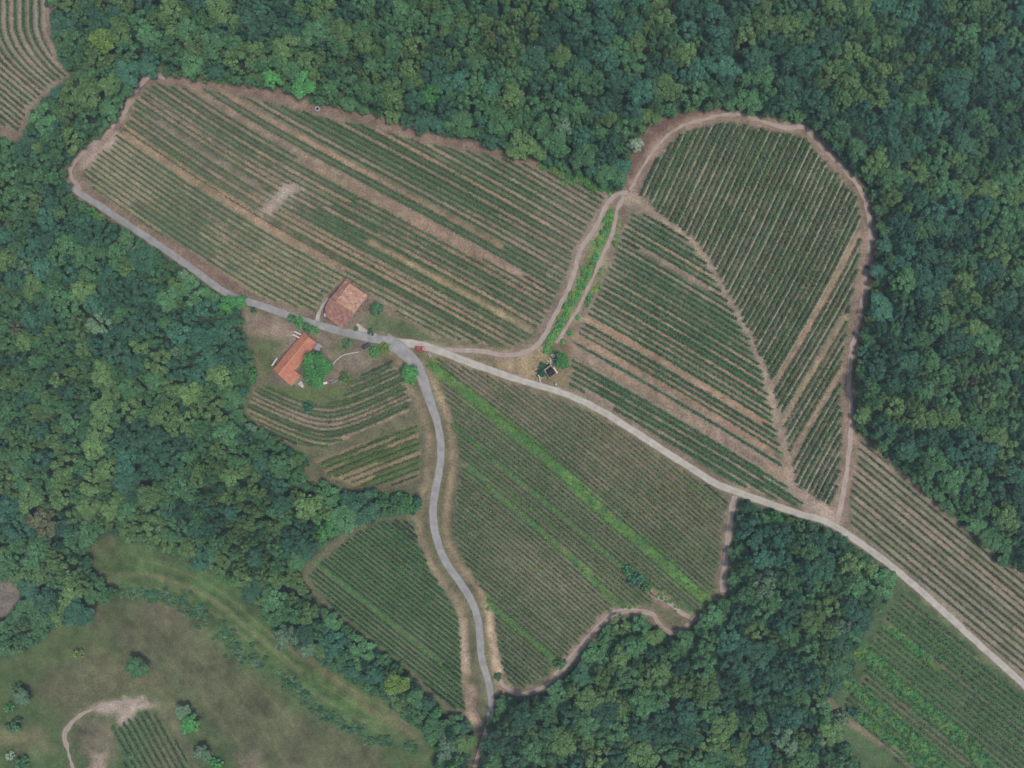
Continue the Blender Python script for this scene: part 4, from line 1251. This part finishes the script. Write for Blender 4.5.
ROWS.sort(key=lambda r_: -r_['len'])
MAXR = 298
indr, restr = ROWS[:MAXR], ROWS[MAXR:]
cnt = {}
for kf in V:
    ls = sorted([r_ for r_ in indr if r_['f'] == kf], key=lambda r_: r_['lev'])
    f = V[kf]
    if kf in ('A',): ls = ls[::-1]     # counted from the lane upwards
    for j, r_ in enumerate(ls):
        rv = np.random.RandomState(1000 + r_['lev'] * 13 + len(kf))
        e_ = np.flatnonzero(np.diff(np.concatenate([[0], r_['ok'].astype(int), [0]])))
        runs = sorted(zip(e_[::2], e_[1::2]), key=lambda q: q[0] - q[1])
        def part_of(a, b):
            o2 = np.zeros(len(r_['ok']), bool); o2[a:b] = True
            return row_leaves(dict(r_, ok=o2), rv)
        Vv, Ff, va = part_of(*runs[0])
        if len(Ff) < 8: continue
        org = Vv.mean(0).astype(float); org[2] = Vv[:, 2].min()
        o = mesh_np('vine_row', Vv - org, Ff, M_vine); set_var(o, va)
        o.location = org
        o['tint'] = [float(c * w_) * rv.uniform(.9, 1.1) for c, w_ in zip(f['tint'], (1.3, 1.08, .82))]
        wfrom = {'A': 'lane', 'H': 'left', 'T': 'top', 'D': 'gravel road', 'F': 'top', 'SE': 'wood', 'A0': 'left', 'G': 'farmhouse', 'G2': 'top', 'BR': 'gravel road', 'BL': 'left'}[kf]
        if kf == 'SE': pass
        tag(o, '%s vine row from the %s in the %s' % (ordinal(j + 1), wfrom, f['field']), 'vine row', 'vine rows of the ' + f['field'])
        for a, b in runs[1:]:
            if b - a < 4: continue
            V2, F2, v2 = part_of(a, b)
            c_ = mesh_np('row_section', V2 - org, F2, M_vine, o); set_var(c_, v2); c_['tint'] = o['tint']
    cnt[kf] = len(ls)
print('individual rows', cnt, 'rest', len(restr))
if restr:
    VV, FF, VA = [], [], []; base = 0
    for r_ in restr:
        rv = np.random.RandomState(5000 + r_['lev'])
        Vv, Ff, va = row_leaves(r_, rv)
        VV.append(Vv); FF.append(Ff + base); VA.append(va); base += len(Vv)
    o = mesh_np('short_vine_rows', np.vstack(VV), np.vstack(FF), M_vine); set_var(o, np.concatenate(VA))
    o['tint'] = [.042, .085, .044]
    tag(o, 'short vine row stubs in the vineyard corners', 'vines', None, 'stuff')

# ------------------------------------------------------------------ farm buildings
def frame(px_, py_, h):
    x, y, z = Wc(px_, py_, h); return float(x), float(y), float(z)
# --- old tiled farmhouse.  local axes: +x to the south-east, +y to the north-east
c = frame(343.5, 304.5, 6)
ang = math.atan2(-(296 - 280), (368 - 345))      # direction NW->SE edge
hs = empty('farmhouse', c, ang, 'large old farmhouse with mottled tiled roof against the lane', 'farmhouse')
Wd, Ln = 11.8, 17.6       # along x, along y
hx, hy = Wd / 2, Ln / 2
bm = bmesh.new()
foot = [(hx - .4, -hy + .5), (hx - .4, hy - .4), (-hx + .4, hy - .4), (-hx + .4, -hy + 4.0), (-hx + 2.4, -hy + .9)]
prism(bm, foot, -1.5, 4.3)
obj_bm('wall', bm, M_stone, hs)
# roof: ridge along x a little south of the middle, both slopes with thickness
def slab(bm, pts3, th=.22):
    a = [bm.verts.new(p) for p in pts3]; b = [bm.verts.new((p[0], p[1], p[2] - th)) for p in pts3]
    bm.faces.new(a); bm.faces.new(b[::-1])
    for i in range(len(a)):
        j = (i + 1) % len(a); bm.faces.new((a[i], b[i], b[j], a[j]))
yr = -0.4; zr, ze = 6.9, 4.4
bm = bmesh.new()
slab(bm, [(-hx + 2.6, yr, zr), (hx, yr, zr), (hx, hy, ze + .1), (-hx + 2.6, hy, ze + .1)])
obj_bm('roof', bm, M_tile_old, hs)
bm = bmesh.new()
slab(bm, [(-hx, yr + .02, zr - .9), (-hx + 2.58, yr + .02, zr - .35), (-hx + 2.58, hy + .3, ze - .1), (-hx, hy + .3, ze - .6)])
rf2 = obj_bm('lean_to_roof', bm, M_tile_red, hs); rf2['label'] = 'pinkish lower roof strip on the west side'
def zs(y): return zr - .12 - (yr - y) / (yr + hy) * (zr - ze)
bm = bmesh.new()
slab(bm, [(-hx, yr - .03, zs(yr)), (-hx, -hy + 3.6, zs(-hy + 3.6)), (-hx + 2.0, -hy + .5, zs(-hy + .5)), (hx - 3, -hy, zs(-hy)), (hx - .3, -hy + .2, zs(-hy + .2)), (hx, yr - .03, zs(yr))])
rf3 = obj_bm('roof', bm, M_tile_red, hs); rf3['label'] = 'darker red slope facing the lane'
bm = bmesh.new()
box(bm, -hx + 2.4, hx + .05, yr - .16, yr + .16, zr - .05, zr + .14)
obj_bm('ridge_tiles', bm, M_tile_old, hs, .04)
for (x0, y0, sx, sy) in ((hx - .4, 3.5, 0, 1), (hx - .4, -1.5, 0, 1), (hx - .4, -5, 0, 1)):
    bm = bmesh.new(); box(bm, x0 - .05, x0 + .03, y0 - .5, y0 + .5, 1.2, 2.5)
    w_ = obj_bm('window', bm, M_dark, hs)
    bm = bmesh.new(); box(bm, x0 - .05, x0 + .12, y0 - .65, y0 + .65, 1.06, 1.2); obj_bm('sill', bm, M_concrete, w_)
for (x0) in (-2.5, 1.0):
    bm = bmesh.new(); box(bm, x0 - .5, x0 + .5, hy - .45, hy - .37, 1.2, 2.5)
    w_ = obj_bm('window', bm, M_dark, hs)
bm = bmesh.new(); box(bm, -.1, .9, -hy + .62, -hy + .8, 0, 2.1); 
bm.free()
bm = bmesh.new(); box(bm, hx - .43, hx - .36, .6, 1.7, -.2, 2.1); obj_bm('door', bm, M_wood, hs)
# white awning patch at the lane corner
bm = bmesh.new(); slab(bm, [(-hx + .9, -hy + 1.2, 3.0), (-hx + 1.9, -hy + .5, 3.0), (-hx + 1.5, -hy - .2, 2.7), (-hx + .4, -hy + .7, 2.7)], .05)
obj_bm('awning', bm, M_white, hs)
# dark purple stones / ridge end at the top corner
bm = bmesh.new(); slab(bm, [(-hx - .2, hy + 1.1, 2.4), (-hx + 2.2, hy + 1.1, 2.4), (-hx + 2.2, hy - .1, 3.3), (-hx - .2, hy - .1, 3.3)], .15)
obj_bm('porch_roof', bm, M_tile_red, hs)

# --- long orange roofed farmhouse with a short wing; +y runs NE along the ridge
c = frame(294.2, 356.0, 4.5)
ang = math.atan2(-(338.8 - 374.0), (308.4 - 279.5)) - math.pi / 2
h2 = empty('farmhouse', c, ang, 'long low farmhouse with new orange tiled roof and a short wing', 'farmhouse')
hw, hl = 3.75, 10.3
bm = bmesh.new()
prism(bm, [(-hw + .4, -hl + .3), (hw - .4, -hl + .3), (hw - .4, hl - .3), (-hw + .4, hl - .3)], -1.5, 3.1)
prism(bm, [(hw - .39, -hl + .3), (hw + 2.4, -hl - .3), (hw + 2.4, -hl + 5.0), (hw - .39, -hl + 5.0)], -1.5, [2.7, 1.9, 1.9, 2.7])
obj_bm('wall', bm, M_plaster, h2)
zr2, ze2 = 4.9, 3.25
bm = bmesh.new(); slab(bm, [(-.02, -hl, zr2), (-.02, hl, zr2), (-hw, hl, ze2), (-hw, -hl, ze2)])
r_ = obj_bm('roof', bm, M_tile_new, h2); r_['label'] = 'northwest roof slope'
bm = bmesh.new(); slab(bm, [(.02, hl, zr2), (.02, -hl, zr2), (hw + 2.8, -hl - .9, ze2 - 1.1), (hw + 2.8, -hl + 5.3, ze2 - 1.1), (hw, -hl + 5.3, ze2), (hw, hl, ze2)])
r_ = obj_bm('roof', bm, M_tile_new, h2); r_['label'] = 'southeast roof slope reaching over the wing'
bm = bmesh.new(); box(bm, -.16, .16, -hl - .05, hl + .05, zr2 - .06, zr2 + .12)
obj_bm('ridge_tiles', bm, mat_noise('ridge', S(196,140,112), S(210,160,130), 2), h2, .03)
for yy in (-6, -1, 3.5, 7):
    bm = bmesh.new(); box(bm, -hw + .36, -hw + .42, yy - .5, yy + .5, 1.0, 2.3); w_ = obj_bm('window', bm, M_dark, h2)
    bm = bmesh.new(); box(bm, -hw + .2, -hw + .36, yy - .6, yy + .6, .88, 1.0); obj_bm('sill', bm, M_concrete, w_)
for yy in (-1.5, 2.5, 6.5):
    bm = bmesh.new(); box(bm, hw - .42, hw - .36, yy - .45, yy + .45, .9, 2.2); obj_bm('window', bm, M_dark, h2)
bm = bmesh.new(); box(bm, hw - .42, hw - .35, .2, 1.2, -.2, 2.1); obj_bm('door', bm, M_wood, h2)

def wpt(px_, py_, dz=0): x, y, z = W(px_, py_, dz); return float(x), float(y), float(z)
# pergola of white beams at the north end
x, y, z = frame(297.0, 334.6, 2.3)
pg = empty('pergola', (x, y, z), math.atan2(-(336 - 333), 6) , 'small white-beamed pergola against the orange roofed farmhouse north end', 'pergola')
for yy in (-.75, .75):
    bm = bmesh.new(); box(bm, -1.6, 1.5, yy - .22, yy + .22, 2.2, 2.4); obj_bm('beam', bm, M_white, pg, .02)
for xx in (-1.3, 1.3):
    for yy in (-.75, .75):
        bm = bmesh.new(); box(bm, xx - .07, xx + .07, yy - .07, yy + .07, -.3, 2.2); obj_bm('post', bm, M_white, pg)
# low white wall by the west side
x, y, z = frame(274.5, 362.0, .8)
bm = bmesh.new(); box(bm, -1.9, 1.9, -.2, .2, -.4, .9); box(bm, -2.0, 2.0, -.26, .26, .9, 1.0)
o = obj_bm('garden_wall', bm, M_white, None, .02); o.location = (x, y, z); o.rotation_euler = (0, 0, math.atan2(365 - 358.5, -(272.5 - 277)) )
o.rotation_euler = (0, 0, math.atan2(6.5, 4.5)); tag(o, 'short white garden wall beside the long farmhouse west corner', 'wall')
# grey flat-roofed lean-to at the east side
x, y, z = frame(318, 347, 2.4)
sh = empty('shed', (x, y, z), ang, 'small grey roofed shed on the east side of the long farmhouse', 'shed')
bm = bmesh.new(); box(bm, -.95, .95, -1.3, 1.3, -.4, 2.15); obj_bm('wall', bm, M_plaster, sh)
bm = bmesh.new(); slab(bm, [(-1.15, -1.5, 2.55), (1.15, -1.5, 2.25), (1.15, 1.5, 2.25), (-1.15, 1.5, 2.55)], .08); obj_bm('roof', bm, M_greymetal, sh)
bm = bmesh.new(); box(bm, .93, .99, -.4, .4, -.2, 1.9); obj_bm('door', bm, M_wood, sh)
# pale retaining wall that curves from the dark car to the round tree
rw = smooth_line([(333,364.5),(338,359),(344,355),(351,353.5),(359,352)], 1.5)
t = np.gradient(rw, axis=0); t /= np.hypot(t[:, 0], t[:, 1])[:, None]
bm = bmesh.new(); prev = None
for (a, b), (tx, ty) in zip(rw, t):
    l = wpt(a - ty * .55, b + tx * .55); r2 = wpt(a + ty * .55, b - tx * .55)
    cur = [bm.verts.new((l[0], l[1], l[2] - .5)), bm.verts.new((l[0], l[1], l[2] + .7)), bm.verts.new((r2[0], r2[1], r2[2] + .7)), bm.verts.new((r2[0], r2[1], r2[2] - .5))]
    if prev:
        for q in range(4): bm.faces.new((prev[q], cur[q], cur[(q + 1) % 4], prev[(q + 1) % 4]))
    else: bm.faces.new(cur)
    prev = cur
bm.faces.new(prev[::-1])
tag(obj_bm('retaining_wall', bm, M_concrete), 'pale curved retaining wall in the yard between car and round tree', 'wall')
# white garden table and grey tarp near the round tree
x, y, z = frame(325.3, 383, .7)
tb = empty('garden_table', (x, y, z), .2, 'white garden table at the south foot of the large round tree', 'table')
bm = bmesh.new(); box(bm, -.9, .9, -.5, .5, .70, .76); obj_bm('tabletop', bm, M_white, tb, .01)
for sx in (-.8, .8):
    for sy in (-.42, .42):
        bm = bmesh.new(); box(bm, sx - .04, sx + .04, sy - .04, sy + .04, -.05, .7); obj_bm('leg', bm, M_white, tb)
x, y, z = frame(333, 381, .5)
bm = bmesh.new()
for k_ in range(9):
    a = rs.uniform(-1.5, 1.5); b = rs.uniform(-.8, .8); w1 = rs.uniform(.25, .5)
    box(bm, a - w1, a + w1, b - w1 * .6, b + w1 * .6, -.2, rs.uniform(.2, .6))
o = obj_bm('stone_pile', bm, M_greymetal, None, .04); o.location = (x, y, z); o.rotation_euler = (0, 0, .5)
tag(o, 'low grey heap of blocks right of the white garden table', 'stone pile')
x, y, z = frame(301.5, 384.5, .3)
bm = bmesh.new(); box(bm, -1.4, 1.4, -1.0, 1.0, -.4, .12); o = obj_bm('terrace', bm, M_concrete, None, .03); o.location = (x, y, z); o.rotation_euler = (0, 0, ang)
tag(o, 'small grey stone terrace off the long farmhouse wing', 'terrace')

# ruined stone hut: roofless stone room, dark inside, whitewashed flank
x, y, z = frame(550.3, 371.5, 2.4)
ht = empty('stone_hut', (x, y, z), math.radians(35), 'half ruined stone hut with a dark roof above the gravel road', 'hut')
bm = bmesh.new()
box(bm, -1.9, -1.5, -2.2, 2.2, -.5, 2.3); box(bm, 1.5, 1.9, -2.2, 2.2, -.5, 2.3); box(bm, -1.5, 1.5, 1.8, 2.2, -.5, 2.5); box(bm, -1.5, 1.5, -2.2, -1.8, -.5, 2.0)
obj_bm('wall', bm, M_stone, ht)
bm = bmesh.new(); slab(bm, [(-1.7, -2.0, 2.25), (1.7, -2.0, 2.25), (1.7, .5, 2.6), (-1.7, .5, 2.6)], .1); obj_bm('roof', bm, M_dark, ht)
bm = bmesh.new(); box(bm, 1.95, 2.45, -2.4, .6, -.4, 1.3); r_ = obj_bm('side_wall', bm, M_white, ht, .03); r_['label'] = 'whitewashed low wall on the east flank'
x, y, z = frame(552.5, 360.5, .6)
bm = bmesh.new()
rv = np.random.RandomState(3)
for k_ in range(26):
    a = rv.normal(0, .8); b = rv.normal(0, 1.3); w1 = rv.uniform(.2, .5); zt = rv.uniform(.2, .9) * math.exp(-(a * a + b * b) / 4)
    box(bm, a - w1, a + w1, b - w1 * .8, b + w1 * .8, -.2, zt + .15)
o = obj_bm('stone_pile', bm, M_concrete, None, .05); o.location = (x, y, z)
tag(o, 'pale rubble heap just north of the ruined hut', 'stone pile')
# pale path posts / railing from hut to road
pl = [(535.5,372.5),(539.5,376.5),(540.2,383)]
bm = bmesh.new()
for (a, b), (c2, d2) in zip(pl[:-1], pl[1:]):
    A_ = Vector(wpt(a, b, .9)); B_ = Vector(wpt(c2, d2, .9)); dv = (B_ - A_); nrm = Vector((-dv.y, dv.x, 0)).normalized() * .14
    vs = [bm.verts.new(p) for p in (A_ - nrm, B_ - nrm, B_ + nrm, A_ + nrm)]
    vt = [bm.verts.new(v.co + Vector((0, 0, .12))) for v in vs]
    bm.faces.new(vs[::-1]); bm.faces.new(vt)
    for q in range(4): bm.faces.new((vs[q], vs[(q + 1) % 4], vt[(q + 1) % 4], vt[q]))
rl = empty('handrail', wpt(539, 377), 0, 'pale bent handrail between the ruined hut and the gravel road', 'railing')
r_ = obj_bm('rail', bm, M_white, rl); r_.matrix_parent_inverse = Matrix.Translation([-q for q in rl.location])
for (a, b) in pl:
    bm = bmesh.new(); p_ = wpt(a, b); box(bm, p_[0] - .06, p_[0] + .06, p_[1] - .06, p_[1] + .06, p_[2] - .2, p_[2] + .92)
    r_ = obj_bm('post', bm, M_white, rl); r_.matrix_parent_inverse = Matrix.Translation([-q for q in rl.location])
x, y, z = frame(555.8, 384.3, .5)
bm = bmesh.new(); cyl(bm, 0, 0, -.2, .7, .42, .36, 10); cyl(bm, 0, 0, .7, .8, .45, .45, 10)
o = obj_bm('stone_bollard', bm, M_concrete, None); o.location = (x, y, z); tag(o, 'pale round stone bollard on the verge below the ruined hut', 'bollard')

# round well with a dark mouth at the wood's edge, with its trough
x, y, z = frame(317.3, 108.6, .9)
wl = empty('well', (x, y, z), 0, 'small round pale well with a dark mouth at the wood edge', 'well')
bm = bmesh.new()
n = 20; rings = [(1.05, -.3), (1.05, .9), (.68, .9), (.68, .1)]
vr = [[bm.verts.new((r0 * math.cos(t2), r0 * math.sin(t2), z0)) for t2 in np.linspace(0, 6.2832, n, endpoint=False)] for r0, z0 in rings]
for a, b in zip(vr[:-1], vr[1:]):
    for i in range(n): bm.faces.new((a[i], a[(i + 1) % n], b[(i + 1) % n], b[i]))
obj_bm('curb', bm, mat_noise('well_stone', S(172,158,166), S(190,178,182), 4), wl)
bm = bmesh.new(); cyl(bm, 0, 0, .05, .35, .66, .66, 20); obj_bm('water', bm, M_dark, wl)
x, y, z = frame(319.5, 104.3, .5)
bm = bmesh.new(); box(bm, -1.1, 1.1, -.22, .22, -.2, .5); o = obj_bm('trough', bm, M_concrete, None, .04); o.location = (x, y, z); o.rotation_euler = (0, 0, .15)
tag(o, 'pale stone trough just above the round well', 'trough')
x, y, z = frame(867.5, 267, .6)   # dark scrub stump by the heart track
bm = bmesh.new(); cyl(bm, 0, 0, -.2, .6, .9, .75, 12); o = obj_bm('tree_stump', bm, M_bark, None, 0); o.location = (x, y, z)
tag(o, 'broad dark tree stump on the track along the heart vineyard right side', 'stump')
# barrier by the red car
x, y, z = frame(429.5, 355, .8)
br = empty('barrier', (x, y, z), math.radians(-62), 'short pale wooden barrier just right of the red car', 'barrier')
for yy in (-.25, .35):
    bm = bmesh.new(); box(bm, -1.2, 1.2, yy - .07, yy + .07, .75, .9); obj_bm('rail', bm, M_white, br)
for xx in (-1.1, 1.1):
    bm = bmesh.new(); box(bm, xx - .08, xx + .08, -.3, .42, -.2, .75); obj_bm('post', bm, M_wood, br)

# ------------------------------------------------------------------ cars
def carmat(name, c):
    m, nt, p = newmat(name, 0.35); p.inputs['Base Color'].default_value = (*c, 1)
    p.inputs['Specular IOR Level'].default_value = 0.5; p.inputs['Coat Weight'].default_value = 0.6
    return m
M_glass = carmat('car_glass', (.03, .035, .04)); M_glass.node_tree.nodes['Principled BSDF'].inputs['Roughness'].default_value = .12
M_lamp = mat_noise('lamp_glass', S(220,220,215), S(235,235,230), 3, .2)
M_tail = mat_noise('tail_lamp', S(150,24,20), S(170,30,26), 3, .3)
def make_car(px_, py_, heading, paint, label, light_shield=None):
    x, y, z = wpt(px_, py_, .06)
    c = empty('parked_car', (x, y, z), heading, label, 'car')
    # body shell: lofted rounded sections along x (front = +x)
    secs = [(-2.05, .66, .45, .80), (-1.95, .80, .32, .95), (-1.3, .86, .25, 1.0), (0, .88, .22, 1.0), (1.2, .86, .25, .93), (1.85, .80, .30, .82), (2.05, .62, .42, .66)]
    bm = bmesh.new(); rings = []
    for sx, hw_, z0, z1 in secs:
        pr = [(-hw_ * .94, z0), (-hw_, (z0 + z1) / 2), (-hw_ * .95, z1 - .06), (-hw_ * .8, z1), (hw_ * .8, z1), (hw_ * .95, z1 - .06), (hw_, (z0 + z1) / 2), (hw_ * .94, z0)]
        rings.append([bm.verts.new((sx, a, b)) for a, b in pr])
    for a, b in zip(rings[:-1], rings[1:]):
        for i in range(8): bm.faces.new((a[i], a[(i + 1) % 8], b[(i + 1) % 8], b[i]))
    bm.faces.new(rings[0][::-1]); bm.faces.new(rings[-1])
    body = obj_bm('body', bm, paint, c)
    bm = bmesh.new()   # glasshouse
    lo = [(-1.75, -.74, .98), (.95, -.76, .96), (.95, .76, .96), (-1.75, .74, .98)]
    hi = [(-1.35, -.58, 1.44), (.15, -.60, 1.44), (.15, .60, 1.44), (-1.35, .58, 1.44)]
    a = [bm.verts.new(p) for p in lo]; b = [bm.verts.new(p) for p in hi]
    for i in range(4): bm.faces.new((a[i], a[(i + 1) % 4], b[(i + 1) % 4], b[i]))
    bm.faces.new(b)
    obj_bm('windows', bm, M_glass, c)
    bm = bmesh.new(); prism(bm, [(-1.4, -.62), (.2, -.64), (.2, .64), (-1.4, .62)], 1.44, 1.49); obj_bm('roof', bm, paint, c, .02)
    for sx in (-1.3, 1.3):
        for sy in (-.86, .86):
            bm = bmesh.new()
            t = [bm.verts.new((.32 * math.cos(q), -.1, .32 * math.sin(q))) for q in np.linspace(0, 6.2832, 14, endpoint=False)]
            u = [bm.verts.new((.32 * math.cos(q), .1, .32 * math.sin(q))) for q in np.linspace(0, 6.2832, 14, endpoint=False)]
            bm.faces.new(t); bm.faces.new(u[::-1])
            for i in range(14): bm.faces.new((t[i], u[i], u[(i + 1) % 14], t[(i + 1) % 14]))
            w_ = obj_bm('wheel', bm, M_rubber, c); w_.location = (sx, sy * .93, .32)
            bm = bmesh.new(); s_ = 1 if sy > 0 else -1
            cyl(bm, 0, 0, -.02, .02, .19, .19, 10)
            r_ = obj_bm('rim', bm, M_greymetal, w_); r_.rotation_euler = (math.pi / 2, 0, 0); r_.location = (0, .11 * s_, 0)
    for sy in (-.58, .58):
        bm = bmesh.new(); box(bm, 1.93, 2.06, sy - .17, sy + .17, .6, .76); obj_bm('headlight', bm, M_lamp, c, .02)
        bm = bmesh.new(); box(bm, -2.07, -1.97, sy - .14, sy + .14, .66, .84); obj_bm('taillight', bm, M_tail, c, .02)
    return c
make_car(420.2, 348.6, math.radians(-4), carmat('red_paint', S(178, 36, 34)), 'red hatchback stopped at the edge of the gravel road junction')
make_car(367.3, 345.8, math.radians(24), carmat('dark_blue_paint', S(38, 48, 60)), 'dark blue car parked on the verge south of the old farmhouse')
print('done')

for o in scene.objects:
    if 'label' in o and o.get('category') and not 4 <= len(o['label'].split()) <= 16: print('LABEL', len(o['label'].split()), o['label'])
from collections import Counter
print('DUP', [k_ for k_, v_ in Counter(o['label'] for o in scene.objects if 'category' in o).items() if v_ > 1][:10])
